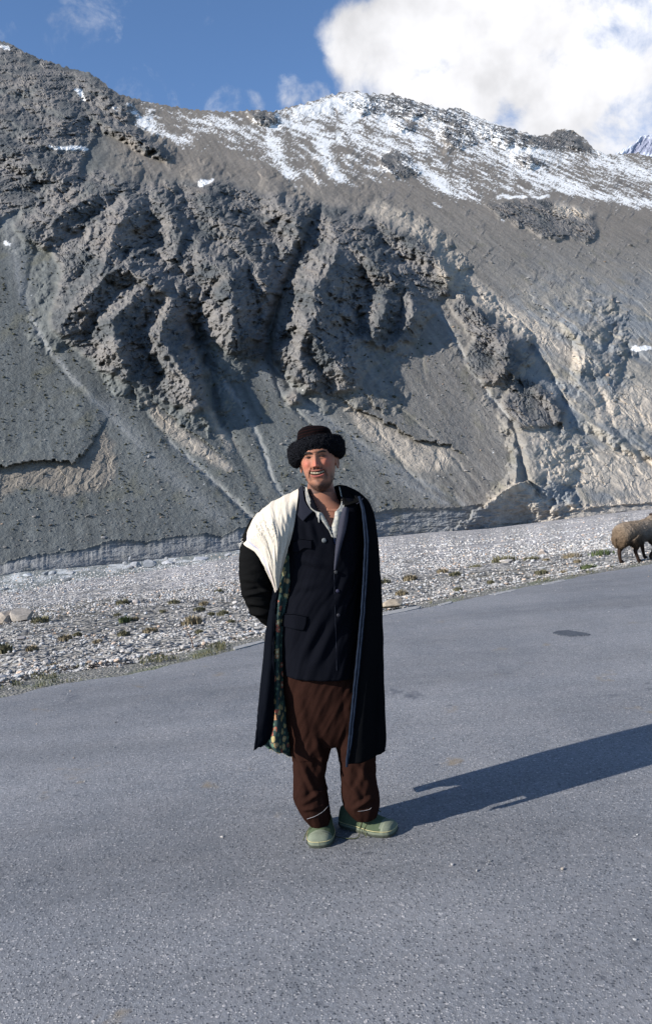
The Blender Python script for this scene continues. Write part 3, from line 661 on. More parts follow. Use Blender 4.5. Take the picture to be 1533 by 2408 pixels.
g.base(g.mix(1, g.attr(), k, 'MULTIPLY'))
hb = g.math('SUBTRACT', g.math('MULTIPLY', nn, 1.2), g.math('ADD', g.math('MULTIPLY', vb, .45), g.math('MULTIPLY', vsd, 1.0)))
g.bump(hb, 1.0, .24)
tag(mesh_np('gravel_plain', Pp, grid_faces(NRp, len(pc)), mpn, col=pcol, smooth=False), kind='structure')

# stones: real low-poly rubble, smaller and denser towards the verge
phi = (1 + 5 ** .5) / 2
ICO = np.array([(-1, phi, 0), (1, phi, 0), (-1, -phi, 0), (1, -phi, 0), (0, -1, phi), (0, 1, phi), (0, -1, -phi), (0, 1, -phi), (phi, 0, -1), (phi, 0, 1), (-phi, 0, -1), (-phi, 0, 1)]) / math.sqrt(1 + phi * phi)
ICF = np.array([(0, 11, 5), (0, 5, 1), (0, 1, 7), (0, 7, 10), (0, 10, 11), (1, 5, 9), (5, 11, 4), (11, 10, 2), (10, 7, 6), (7, 1, 8), (3, 9, 4), (3, 4, 2), (3, 2, 6), (3, 6, 8), (3, 8, 9), (4, 9, 5), (2, 4, 11), (6, 2, 10), (8, 6, 7), (9, 8, 1)])
def rot_rand(n):
    q = rng.normal(size=(n, 4)); q /= np.linalg.norm(q, axis=1)[:, None]; a, b, c, d = q.T
    return np.stack([np.stack([1 - 2 * (c * c + d * d), 2 * (b * c - a * d), 2 * (b * d + a * c)], -1), np.stack([2 * (b * c + a * d), 1 - 2 * (b * b + d * d), 2 * (c * d - a * b)], -1), np.stack([2 * (b * d - a * c), 2 * (c * d + a * b), 1 - 2 * (b * b + c * c)], -1)], 1)
def stones(name, pos, size, cols, mat, flat=.62, kind='stuff', label=None, cat=None):
    n = len(pos)
    V = ICO[None] * rng.uniform(.62, 1.12, (n, 12, 1)); V = V * rng.uniform(.6, 1.25, (n, 1, 3))
    V = np.einsum('nij,nkj->nki', rot_rand(n), V); V[..., 2] *= flat
    V = V * (size[:, None, None] * .5) + pos[:, None]
    F = (ICF[None] + (np.arange(n) * 12)[:, None, None]).reshape(-1, 3)
    col = np.repeat(cols[:, None], 12, 1)
    o = mesh_np(name, V.reshape(-1, 3), F, mat, col=col.reshape(-1, 3), smooth=False)
    return tag(o, label, cat, kind=kind)
ms = mat_new('stone', rough=.9, spec=.2); g = MG(ms); n = g.noise(14, 4, .65); g.base(g.mix(1, g.attr(), g.ramp(n, [(.3, .75), (.7, 1.15)]), 'MULTIPLY')); g.bump(n, .4, .02)
def stone_cols(n, k=1.0):
    b = rng.uniform(.20, .40, n) ** 1.0; t = rng.normal(0, .5, n)
    c = np.stack([b * (1 + .07 * t), b * (1 + .005 * t), b * (1 - .06 * t)], 1)
    w_ = rng.random(n) < .05; c[w_] *= np.array([1.25, .98, .78]); w_ = rng.random(n) < .04; c[w_] *= .5
    return np.clip(c * k * 1.2 * np.array([1.05, 1.0, .94]), .03, .66)
n1_, n2_, n3_ = 13000, 22000, 18000
def scatter(n, a, b, x0=-420, x1=1800):
    X = rng.uniform(x0, x1, n); d0 = np.interp(X, pc, dn)
    inv = rng.uniform(0, 1, n); D = 1 / (1 / (d0 + a) + (1 / (d0 + b) - 1 / (d0 + a)) * inv)
    P, _ = plain_pt(X, D); return X, D, P
X, D, P = scatter(n1_, .12, 2.2); sz = rng.uniform(.020, .066, n1_) * (1 + .6 * (rng.random(n1_) < .08)); P[:, 2] += sz * .12 + .10 * np.exp(-((D - np.interp(X, pc, dn) - .3) / .5) ** 2)
P1, s1, c1 = P, sz, stone_cols(n1_)
X, D, P = scatter(n2_, .2, 22); gate = fbm(P[:, 0] / 3, P[:, 1] / 1.6, 3, 870) + rng.normal(0, .2, n2_) > -.12
sz = rng.uniform(.016, .062, n2_) * (1 + .015 * D) * (1 + .9 * (rng.random(n2_) < .04)); P[:, 2] += sz * .15
P2, s2, c2 = P[gate], sz[gate], stone_cols(n2_)[gate]
X, D, P = scatter(n3_, 12, 120); sz = rng.uniform(.05, .12, n3_) * np.clip(D / 26, .8, 2.0); P[:, 2] += sz * .1
P3, s3, c3 = P, sz, stone_cols(n3_, 1.12)
stones('loose_stones', np.concatenate([P1, P2, P3]), np.concatenate([s1, s2, s3]), np.concatenate([c1, c2, c3]), ms)
# grit and pebbles on verge and road
nv = 2400; s_ = rng.uniform(-4, 15, nv); f_ = rng.uniform(0, 1, nv); t_ = ef(s_) + .02 + (vf(s_) + .1 - ef(s_)) * f_
P = rp(s_, t_, -.005); P[:, 2] -= .05 * (f_ > .7)
sz = rng.uniform(.006, .024, nv) * (1 + 1.6 * f_ ** 3)
nr_ = 420; s2_ = rng.uniform(-4, 14, nr_); t2_ = ef(s2_) - rng.uniform(0, 1, nr_) ** 2.2 * 7.5; Pr = rp(s2_, t2_, .003)
P = np.concatenate([P, Pr]); sz = np.concatenate([sz, rng.uniform(.006, .018, nr_)])
stones('verge_pebbles', P, sz, stone_cols(len(P), .85), ms)

# scree shrubs: tiny cushions on the near left scree and on the chutes (beyond counting)
def surf_at(X, Y):
    """point of the mountain mesh seen at picture position"""
    ci = np.clip(np.interp(X, cols, np.arange(NC)), 0, NC - 1).round().astype(int)
    sk = skyj[ci]; v_ = (Y - bb[ci]) / (sk - bb[ci]); ri = np.clip(v_ * (NR - 1), 0, NR - 1).round().astype(int)
    return P_m[ri, ci], ri, ci
P_m = Pall[:NR]
ns = 9000; X = rng.uniform(-120, 1100, ns); Y = rng.uniform(540, 1260, ns)
den = sstep(.0, .35, fbm((X - .35 * Y) / 16, Y / 120, 3, 905)) * .8 + sstep(.1, .4, fbm(X / 40, Y / 60, 2, 906)) * .5
den *= (1 - sstep(850, 1150, X)) * np.where(X > 150 + (Y - 500) * .7, .8, 1)
ok = (rng.random(ns) < den) & (Y < np.interp(X, cols, bt) - 6)
Q, ri, ci = surf_at(X[ok], Y[ok]); okk = (sRock[ri, ci] < .25) & (sCut[ri, ci] < .4)
Q = Q[okk]; n = len(Q); sz = rng.uniform(.45, 1.15, n) * (1 + .8 * (rng.random(n) < .05)) * Q[:, 1] / 300
cc_ = np.stack([rng.uniform(.040, .085, n)] * 3, 1) * np.array([1.0, .98, .70])
mb_ = mat_new('shrub', rough=.95, spec=.05); g = MG(mb_); g.base(g.attr())
stones('scree_shrubs', Q + np.array([0, 0, .12]), sz, cc_, mb_, flat=.8)
# fallen blocks on the scree
ns = 5200; X = rng.uniform(-120, 1500, ns); Y = rng.uniform(560, 1300, ns)
den = sstep(900, 1240, Y) * .9 * (X < 640) + .45 * (X > 640)
ok = (rng.random(ns) < den) & (Y < np.interp(X, cols, bt) - 2)
Q, ri, ci = surf_at(X[ok], Y[ok]); n = len(Q); sz = rng.uniform(.25, .8, n) * (1 + 1.2 * (rng.random(n) < .05)) * Q[:, 1] / 190
stones('scree_blocks', Q, sz, stone_cols(n, .5), ms)

# river
rx = np.linspace(-480, 600, 300); rf = np.linspace(0, 1, 26)
RX, RF = np.meshgrid(rx, rf, indexing='ij')
yy = riv_n(RX) + 6 + (bank_bot(RX) - 1 - riv_n(RX)) * RF + 2.0 * fbm(RX / 24, RF * 0, 3, 12) * (1 - RF)
# hit the plain: search depth along the column
dd = 1.04 ** np.arange(0, 90) * 7.0
def plain_hit(X, Y):
    X = np.atleast_1d(X).astype(float); Y = np.atleast_1d(Y).astype(float)
    D_ = np.repeat(dd[None], len(X), 0); Pq, _ = plain_pt(np.repeat(X[:, None], len(dd), 1), D_)
    _, yq = proj(Pq); res = np.zeros((len(X), 3))
    for i in range(len(X)):
        o = np.argsort(yq[i]); Dq = np.interp(Y[i], yq[i][o], dd[o]); res[i] = plain_pt(np.array([X[i]]), np.array([Dq]))[0][0]
    return res
RP = plain_hit(RX.ravel(), yy.ravel()).reshape(*RX.shape, 3)
foam = .5 * ridged(RP[..., 0] / 3.2, RP[..., 1] / 3.0, 4, 930, .6) + .6 * fbm(RX / 60, RF * 2, 3, 931)
RP[..., 2] += -.14 + .07 * ridged(RP[..., 0] / 3.2, RP[..., 1] / 3.0, 3, 930)
fm = sstep(.22, .55, foam)[..., None]; rc = C(.20, .215, .20) * (1 - fm) + C(.70, .71, .70) * fm
mw = mat_new('silty_water', rough=.28, spec=.5); g = MG(mw); g.base(g.attr()); n = g.noise(2.2, 5, .65); g.bump(n, .5, .12)
tag(mesh_np('river', RP, grid_faces(300, 26, flip=True), mw, col=rc), kind='structure')

# boulders, one by one
ico_cache = {}
def ico(sub):
    if sub not in ico_cache:
        bm = bmesh.new(); bmesh.ops.create_icosphere(bm, subdivisions=sub, radius=1); bm.verts.ensure_lookup_table()
        ico_cache[sub] = (np.array([v.co[:] for v in bm.verts]), np.array([[v.index for v in f.verts] for f in bm.faces])); bm.free()
    return ico_cache[sub]
def boulder(loc, w_, h_, d_, seed, col, label, rz=0, sub=3, group=None, cuts=9, name='boulder', cat='rock'):
    V, F = ico(sub); r = np.random.default_rng(seed); V = V.copy()
    for k in range(cuts):
        nrm = r.normal(size=3); nrm /= np.linalg.norm(nrm); c = r.uniform(.45, .8)
        dd_ = V @ nrm - c; V -= np.clip(dd_, 0, 9)[:, None] * nrm
    V *= (1 + .07 * fbm(V[:, 0] * 3 + seed, V[:, 1] * 3 + V[:, 2] * 2, 3, seed))[:, None]
    V = V / (V.max(0) - V.min(0)) * np.array([w_, d_, h_]); V[:, 2] -= V[:, 2].min() + h_ * .18
    cc = np.array(col) * (1 + .25 * fbm(V[:, 0] * 5 / w_, V[:, 1] * 5 / w_ + V[:, 2] * 7 / w_, 3, seed + 5))[:, None]
    o = mesh_np(name, V, F, ms, col=cc, smooth=False); o.location = tuple(loc); o.rotation_euler = (0, 0, rz)
    return tag(o, label, cat, group)
def bpx(X, Y, wpx, hpx, seed, col, label, onroad=False, **k):
    L = on_road(X, Y) if onroad else plain_hit(X, Y)[0]
    s = L[1] / FPX
    return boulder(L, wpx * s, hpx * s * 1.25, wpx * s * k.pop('dep', .8), seed, col, label, **k)
RW = 'rocks in the shallow river'
bpx(22, 1462, 66, 26, 3, (.36, .30, .24), 'long tan boulder cut by the left edge on the gravel', rz=.3, cuts=12)
bpx(52, 1458, 54, 27, 14, (.30, .265, .225), 'angular tan boulder with a dark cracked face beside the longer one at the left edge', rz=-.2, cuts=14)
bpx(58, 1493, 14, 12, 5, (.12, .12, .125), 'small dark rounded rock on the pebbles below the tan boulder pair')
bpx(46, 1504, 24, 9, 6, (.28, .26, .25), 'low grey rock just below the small dark rounded rock')
bpx(303, 1419, 14, 8, 7, (.22, .21, .20), 'grey rock at the left end of the three rock cluster in the mid gravel')
bpx(319, 1420, 20, 11, 8, (.36, .32, .29), 'pale pinkish rock in the middle of the three rock cluster in the mid gravel')
bpx(333, 1417, 12, 9, 9, (.15, .145, .14), 'dark rock at the right end of the three rock cluster in the mid gravel')
bpx(371, 1406, 10, 8, 10, (.10, .10, .10), 'small almost black rock alone right of the three rock cluster')
bpx(920, 1428, 66, 20, 11, (.33, .27, .20), 'flat tan slab of rock on the verge beside the dark coat', rz=.5, cuts=12, onroad=True, dep=.7)
bpx(1189, 1324, 34, 9, 12, (.44, .40, .35), 'flat pale stone beside a dark grass tuft right of the man')
bpx(1275, 1303, 24, 12, 13, (.42, .36, .31), 'pinkish rounded boulder far out on the gravel left of the sheep')
riv = [(67, 1357, 26, 9, (.36, .37, .38), 'pale flat rock in the rapids at the left, largest in the foam'), (108, 1352, 16, 8, (.20, .21, .22), 'grey rock on the far waterline, left one of an upright pair'),
       (124, 1351, 20, 9, (.24, .25, .26), 'grey rock on the far waterline, right one of an upright pair'), (166, 1350, 22, 7, (.34, .34, .34), 'low pale rock on the far waterline left of midstream'),
       (160, 1366, 22, 7, (.10, .105, .11), 'dark wet rock alone in midstream'), (10, 1390, 22, 8, (.16, .17, .18), 'dark low rock on the near waterline at the left edge'),
       (295, 1328, 14, 8, (.24, .24, .24), 'small grey rock left of the big rock on the waterline'), (322, 1331, 26, 11, (.30, .30, .31), 'wide grey rock leaning on the big rock at the waterline'),
       (351, 1333, 32, 18, (.27, .275, .28), 'biggest grey block at the foot of the cut bank'), (310, 1337, 16, 7, (.20, .20, .21), 'small rock in the water below the wide grey rock'),
       (397, 1325, 34, 7, (.33, .33, .34), 'long flat pale rock right of the biggest grey block'), (392, 1316, 10, 7, (.22, .22, .22), 'small upright stone above the long flat pale rock'),
       (468, 1318, 38, 9, (.38, .38, .39), 'pale flat slab lying at the foot of the bank left of the sleeve'), (538, 1307, 18, 7, (.26, .26, .27), 'small pale rock at the bank foot nearest the sleeve')]
for k, (x, y, w_, h_, c_, lb) in enumerate(riv): bpx(x, y, w_, h_, 40 + k, c_, lb, group=RW, sub=2)

# tufts
mt_ = mat_new('dry_grass', rough=.9, spec=.1); g = MG(mt_); g.base(g.attr())
def tuft_mesh(seed, nb, spread, h, c0, c1):
    r = np.random.default_rng(seed); V = []; F = []; Cc = []
    for k in range(nb):
        a = r.uniform(0, 2 * math.pi); rad = spread * math.sqrt(r.random()); bx_, by_ = rad * math.cos(a), rad * math.sin(a) * .8
        ln = h * r.uniform(.5, 1.1) * (1 - .45 * (rad / spread) ** 2); le = r.uniform(.1, .6); a2 = a + r.normal(0, .6); wd = r.uniform(.006, .012) * h / .12
        tx, ty = bx_ + math.cos(a2) * ln * le, by_ + math.sin(a2) * ln * le; sx, sy = -math.sin(a2) * wd, math.cos(a2) * wd
        mxx, myy = bx_ + math.cos(a2) * ln * le * .35, by_ + math.sin(a2) * ln * le * .35
        i = len(V); V += [(bx_ - sx, by_ - sy, -.02), (bx_ + sx, by_ + sy, -.02), (mxx + sx, myy + sy, ln * .6), (mxx - sx, myy - sy, ln * .6), (tx, ty, ln)]
        F += [(i, i + 1, i + 2), (i, i + 2, i + 3), (i + 3, i + 2, i + 4)]
        t = r.random(); c = [c0[j] * (1 - t) + c1[j] * t for j in range(3)]; Cc += [c] * 5
    me_o = mesh_np('grass_tuft', V, np.array(F), mt_, col=np.array(Cc), smooth=False)
    return me_o
OL = ((.085, .085, .05), (.19, .17, .105)); GN = ((.05, .07, .03), (.11, .13, .06)); DR = ((.16, .13, .08), (.28, .23, .15))
special = [(291, 1463, 30, 13, GN, 'fresh green tuft standing apart in the middle of the left gravel'), (449, 1468, 50, 18, DR, 'wide straw brown tuft nearest the black sleeve'),
           (94, 1463, 46, 13, OL, 'flat olive tuft just right of the tan boulders'), (122, 1574, 34, 13, DR, 'small straw coloured tuft on the rubble above the left verge'),
           (1184, 1321, 64, 15, OL, 'widest dark tuft on the gravel between the man and the sheep'), (1411, 1305, 66, 11, GN, 'long low green tuft just left of the sheep'),
           (1381, 1341, 40, 13, GN, 'dark green tuft at the verge below and left of the sheep'), (6, 1535, 36, 20, OL, 'dark tuft cut by the left edge of the picture')]
left_t = [(150, 1506, 34, 12), (287, 1495, 30, 11), (287, 1421, 34, 11), (350, 1487, 38, 10), (466, 1436, 30, 8), (521, 1446, 30, 9), (477, 1423, 26, 8), (407, 1419, 30, 8), (179, 1496, 22, 8), (72, 1530, 30, 10), (513, 1394, 22, 8), (464, 1491, 22, 8), (314, 1459, 22, 7), (494, 1447, 18, 6), (274, 1449, 20, 6), (225, 1512, 26, 6), (380, 1440, 16, 5), (540, 1465, 20, 6)]
right_t = [(1038, 1348, 30, 10), (1068, 1354, 34, 9), (962, 1366, 34, 14), (1247, 1317, 38, 8), (1342, 1311, 50, 9), (1270, 1350, 34, 9), (1321, 1352, 22, 9), (1073, 1390, 22, 7), (941, 1399, 32, 10), (902, 1372, 30, 10), (1281, 1319, 18, 5), (1115, 1335, 34, 6), (1355, 1323, 20, 6), (1150, 1372, 18, 6)]
tm = {}
def place_tuft(X, Y, wpx, hpx, cl, label, seed, group=None):
    L = plain_hit(X, Y)[0]; s = L[1] / FPX
    o = tuft_mesh(seed, 150, wpx * s * .5, hpx * s * 1.15, *cl); o.location = tuple(L + np.array([0, 0, .02]))
    tag(o, label, 'grass tuft', group)
for k, (x, y, a, b, c, lb) in enumerate(special): place_tuft(x, y, a, b, c, lb, 100 + k)
L_LAB = ['straw tuft below and right of the small dark rounded rock', 'olive tuft directly below the fresh green tuft', 'olive tuft touching the left end of the three rock cluster', 'straw tuft a step right of and below the fresh green tuft', 'small olive tuft above the wide straw brown tuft by the sleeve', 'olive tuft level with the bent elbow, right one of two', 'thin straw tuft farther out above the wide straw brown tuft', 'olive tuft just right of the small almost black rock', 'smallest olive tuft, right of the straw tuft near the dark rounded rock', 'straw tuft at far left, right of the dark tuft cut by the edge', 'farthest olive tuft, well above the black elbow', 'olive tuft just below the wide straw brown tuft', 'tiny straw tuft just right of the fresh green tuft', 'tiny olive tuft level with the bent elbow, left one of two', 'tiny olive tuft above left of the fresh green tuft', 'straw tuft alone on the rubble between tan boulders and verge grass', 'tiny olive tuft below the small almost black rock', 'olive tuft closest under the black elbow']
R_LAB = ['straw tuft, left one of two neighbours out from the coat', 'olive tuft, right one of two neighbours out from the coat', 'tall straw tuft in mid gravel near the coat', 'olive tuft farther out, right of the widest dark tuft', 'long straw tuft between the pinkish boulder and the long green tuft', 'olive tuft alone midway between widest dark tuft and the verge', 'small straw tuft left of the dark green verge tuft', 'small olive tuft beside the verge right of the tan slab', 'straw tuft just above the flat tan slab', 'olive tuft against the right edge of the dark coat', 'tiny straw tuft just below the pinkish boulder', 'low olive tuft left of the widest dark tuft', 'tiny straw tuft below the long straw tuft', 'small olive tuft near the verge below the widest dark tuft']
for k, (x, y, a, b) in enumerate(left_t): place_tuft(x, y, a, b, OL if k % 3 else DR, L_LAB[k], 130 + k, 'small tufts on the gravel left of the man')
for k, (x, y, a, b) in enumerate(right_t): place_tuft(x, y, a, b, OL if k % 2 else DR, R_LAB[k], 170 + k, 'small tufts on the gravel right of the man')
# low grass on the verge: stuff
Vb = []; Cb = []
for (x0, x1, wdt, n) in [(30, 210, .5, 900), (330, 420, .5, 420), (455, 530, .6, 520), (560, 620, .4, 120), (1010, 1090, .5, 300), (1260, 1440, .5, 500), (-200, 20, .5, 400), (620, 900, .5, 300)]:
    X = rng.uniform(x0, x1, n); ye = np.interp(X, [p[0] for p in edge_px], [p[1] for p in edge_px]); yv = np.interp(X, [p[0] for p in verge_px], [p[1] for p in verge_px])
    f = np.clip(rng.normal(.55, .25, n), .05, 1); W = on_road(X, ye + (yv - ye) * f); keep = fbm(W[:, 0] * 3, W[:, 1] * 3, 2, 41) > .12
    W = W[keep]; h = rng.uniform(.015, .045, len(W)); a = rng.uniform(0, 6.28, len(W)); w0 = .004
    for p, hh, aa in zip(W, h, a):
        sx, sy = -math.sin(aa) * w0, math.cos(aa) * w0
        Vb += [(p[0] - sx, p[1] - sy, p[2] - .01), (p[0] + sx, p[1] + sy, p[2] - .01), (p[0] + math.cos(aa) * hh * .5, p[1] + math.sin(aa) * hh * .5, p[2] + hh)]
        t = rng.random(); c = (.075 + .09 * t, .085 + .06 * t, .045 + .035 * t); Cb += [c] * 3
tag(mesh_np('verge_grass', Vb, np.arange(len(Vb)).reshape(-1, 3), mt_, col=np.array(Cb), smooth=False), kind='stuff')
# one thin dead twig standing by the verge
def tube(pts, rad, n=6, cap=True):
    pts = np.array(pts, float); rad = np.full(len(pts), rad, float) if np.isscalar(rad) else np.array(rad, float)
    T_ = np.gradient(pts, axis=0); T_ /= np.linalg.norm(T_, axis=1)[:, None] + 1e-12
    ref = np.array([0, 0, 1.0]) if abs(T_[0, 2]) < .9 else np.array([1.0, 0, 0]); V = []
    u = np.cross(T_[0], ref); u /= np.linalg.norm(u)
    for i in range(len(pts)):
        u = u - T_[i] * (u @ T_[i]); u /= np.linalg.norm(u); v_ = np.cross(T_[i], u)
        for k in range(n):
            a = 2 * math.pi * k / n; V.append(pts[i] + rad[i] * (math.cos(a) * u + math.sin(a) * v_))
    F = grid_faces(len(pts), n, wrap=True)
    return np.array(V), F
def join(parts):
    V = []; F = []; o = 0
    for v_, f_ in parts: V.append(v_); F.append(np.asarray(f_) + o); o += len(v_)
    return np.concatenate(V), np.concatenate(F)
L0 = on_road(455, 1521); s = L0[1] / FPX
def tw(pts, r): return tube([L0 + np.array([p[0] * s, 0.1 * p[0] * s, p[1] * s]) for p in pts], r)
v_, f_ = join([tw([(0, -3), (-2, 14), (-6, 28), (-13, 46)], [.006, .005, .004, .002]), tw([(-3, 18), (3, 27)], [.003, .002]), tw([(-6, 29), (-15, 33)], [.003, .002])])
tag(mesh_np('dead_twig', v_, f_, mat_new('twig', (.13, .07, .045), .9)), 'thin reddish brown dead twig standing by the left verge', 'twig')

# ------------------------------------------------------------------ the man
D0 = float(on_road(825, 1958)[1]); PXM = D0 / FPX          # depth of the man, metres per px there
def M(px, py, dy=0.0):
    px = np.asarray(px, float); py = np.asarray(py, float)
    return CAM + (D0 + np.asarray(dy, float))[..., None] * rays(px, py) if np.ndim(dy) else CAM + (D0 + dy) * rays(px, py)
root_loc = np.array([on_road(825, 1958)[0], D0, float(road_z(0, D0))])
man = empty('person', tuple(root_loc), 0, 'smiling man in a black fur hat and dark coat standing on the road', 'person')
def mp_obj(name, V, F, mat, parent=None, col=None, smooth=True):
    o = mesh_np(name, V, F, mat, col=col, smooth=smooth); o.parent = parent or man
    if parent is None: o.location = tuple(-root_loc)
    return o
def interp_rows(rows, n):
    a = np.array(rows, float); t = np.concatenate([[0], np.cumsum(np.linalg.norm(np.diff(a[:, :2], axis=0), axis=1) + 1e-6)]); t /= t[-1]
    q = np.linspace(0, 1, n); out_ = np.empty((n, a.shape[1]))
    # monotone-ish smooth interpolation
    for k in range(a.shape[1]):
        m = np.gradient(a[:, k], t); i = np.clip(np.searchsorted(t, q) - 1, 0, len(t) - 2); h = t[i + 1] - t[i]; s = (q - t[i]) / h
        out_[:, k] = (2 * s**3 - 3 * s**2 + 1) * a[i, k] + (s**3 - 2 * s**2 + s) * h * m[i] * .8 + (-2 * s**3 + 3 * s**2) * a[i + 1, k] + (s**3 - s**2) * h * m[i + 1] * .8
    return out_
def loft(rows, nr, na, e=.9, fold=None, cap=True, dy0=0.0):
    """rows: xl, yl, xr, yr, front, back (m).  Rings between the left and right outline."""
    R_ = interp_rows(rows, nr); th = np.linspace(0, 2 * math.pi, na, endpoint=False)
    L = M(R_[:, 0], R_[:, 1], np.zeros(nr) + dy0); Rr = M(R_[:, 2], R_[:, 3], np.zeros(nr) + dy0)
    c = (L + Rr) / 2; h = (Rr - L) / 2
    ct, st = np.cos(th), np.sin(th); ct = np.sign(ct) * np.abs(ct) ** e; st = np.sign(st) * np.abs(st) ** e
    V = c[:, None] + h[:, None] * ct[None, :, None]
    dpt = np.where(st[None] < 0, R_[:, 4][:, None], R_[:, 5][:, None]) * st[None]
    V[..., 1] += dpt
    if fold is not None:
        k = fold(np.linspace(0, 1, nr)[:, None], th[None])
        nrm = V - c[:, None]; nrm[..., 2] = 0; nrm /= np.linalg.norm(nrm, axis=-1)[..., None] + 1e-9; V = V + nrm * k[..., None]
    F = [grid_faces(nr, na, wrap=True)]
    V = V.reshape(-1, 3)
    if cap:
        i0 = len(V); V = np.concatenate([V, c[:1], c[-1:]])
        a = np.arange(na); b = (a + 1) % na
        F.append(np.stack([a * 0 + i0, b, a, a], 1)); F.append(np.stack([a * 0 + i0 + 1, (nr - 1) * na + a, (nr - 1) * na + b, (nr - 1) * na + b], 1))
    return V, np.concatenate(F)
def build_raw(V, F):
    me = bpy.data.meshes.new('tmp'); bm = bmesh.new(); vs = [bm.verts.new(tuple(v)) for v in V]
    for f in F:
        idx = list(dict.fromkeys(int(i) for i in f))
        try: bm.faces.new([vs[i] for i in idx])
        except ValueError: pass
    bmesh.ops.holes_fill(bm, edges=[e for e in bm.edges if e.is_boundary], sides=0)
    bmesh.ops.recalc_face_normals(bm, faces=bm.faces[:]); bm.to_mesh(me); bm.free(); return me
def voxel_union(parts, vox, smooth=2):
    V, F = join(parts)
    me = build_raw(V, F); o = bpy.data.objects.new('tmp', me); sc.collection.objects.link(o)
    md = o.modifiers.new('r', 'REMESH'); md.mode = 'VOXEL'; md.voxel_size = vox
    if smooth: s_ = o.modifiers.new('s', 'SMOOTH'); s_.iterations = smooth; s_.factor = .5
    dg = bpy.context.evaluated_depsgraph_get(); ev = o.evaluated_get(dg); m2 = ev.to_mesh()
    nv = len(m2.vertices); co = np.empty(nv * 3, np.float32); m2.vertices.foreach_get('co', co)
    nf = len(m2.polygons); li = np.empty(len(m2.loops), np.int32); m2.loops.foreach_get('vertex_index', li)
    nrm = np.empty(nv * 3, np.float32); m2.vertices.foreach_get('normal', nrm)
    ev.to_mesh_clear(); bpy.data.objects.remove(o); bpy.data.meshes.remove(me)
    return co.reshape(-1, 3).astype(float), li.reshape(nf, 4), nrm.reshape(-1, 3).astype(float)
def tri4(F):
    F = np.asarray(F)
    return np.concatenate([F, F[:, -1:]], 1) if F.shape[1] == 3 else F
def sheet(G, th=.004, mat=None, name='sheet', parent=None, col=None, smooth=True):
    """G: grid of points (nr, nc, 3) -> closed thin cloth"""
    du = np.gradient(G, axis=0); dv = np.gradient(G, axis=1); n = np.cross(du, dv); n /= np.linalg.norm(n, axis=-1)[..., None] + 1e-9
    nr, nc = G.shape[:2]; A = (G + n * th / 2).reshape(-1, 3); B = (G - n * th / 2).reshape(-1, 3); f = grid_faces(nr, nc); k = len(A)
    idx = np.arange(nr * nc).reshape(nr, nc); per = np.concatenate([idx[0, :], idx[1:, -1], idx[-1, -2::-1], idx[-2:0:-1, 0]]); p2 = np.roll(per, -1)
    sides = np.stack([per, p2, p2 + k, per + k], 1)
    V = np.concatenate([A, B]); F = np.concatenate([f[:, ::-1], f + k, sides])
    cc = None if col is None else np.concatenate([col.reshape(-1, 3)] * 2)
    return mp_obj(name, V, F, mat, parent, cc, smooth)
def sheet_px(rows, nr, nc, **k):
    """rows: list of rows of (px, py, dy); resampled to nr x nc"""
    fold = k.pop('fold', None)
    a = [interp_rows(r, nc) if len(r) > 1 else r for r in rows]; a = np.array(a)
    out_ = np.stack([interp_rows(a[:, j], nr) for j in range(nc)], 1)
    G = M(out_[..., 0], out_[..., 1], out_[..., 2])
    if fold is not None: G[..., 1] += fold(np.linspace(0, 1, nr)[:, None], np.linspace(0, 1, nc)[None])
    return sheet(G, **k)
def blob(c, r, rot=None, sub=3):
    V, F = ico(sub); V = V * np.array(r)
    if rot is not None: V = V @ np.array(rot).T
    return V + np.array(c), tri4(F)

# materials
def cloth(name, c, rough=.9, weave=320, bump=.35, var=.25, dist=.0015, big=6):
    m = mat_new(name, c, 1.0, spec=0.0); g = MG(m)
    n = g.noise(big, 5, .6); f = g.noise(weave, 2, .6)
    k = g.math('ADD', g.math('MULTIPLY', n, var * 2), 1 - var)
    k = g.math('MULTIPLY', k, g.math('ADD', g.math('MULTIPLY', f, .5), .75))
    cc = g.n('ShaderNodeRGB'); cc.outputs[0].default_value = (*c, 1); g.base(g.mix(1, cc.outputs[0], k, 'MULTIPLY')); g.bump(f, bump, dist)
    try: m.node_tree.nodes['Principled BSDF'].inputs['Sheen Weight'].default_value = .0
    except KeyError: pass
    return m
m_jacket = cloth('navy_wool', (.0048, .0052, .0074)); m_black = cloth('black_twill', (.0060, .0060, .0060), .8); m_coat = cloth('black_coat_cloth', (.0045, .0048, .0055), .85)
m_band = cloth('navy_coat_front', (.0038, .0045, .0066)); m_trou = cloth('brown_corduroy', (.021, .0095, .0070), .92, weave=200, var=.2); m_hat = mat_new('hat_cloth', (.02, .014, .015), .95, spec=.03)
m_coll = cloth('faded_navy_collar', (.014, .015, .021)); m_lap = cloth('faded_grey_lapel', (.038, .038, .050), var=.35, big=14); m_trim = cloth('worn_blue_piping', (.012, .017, .028), var=.55, big=40)
m_unders = cloth('grey_blue_undershirt', (.06, .075, .13))
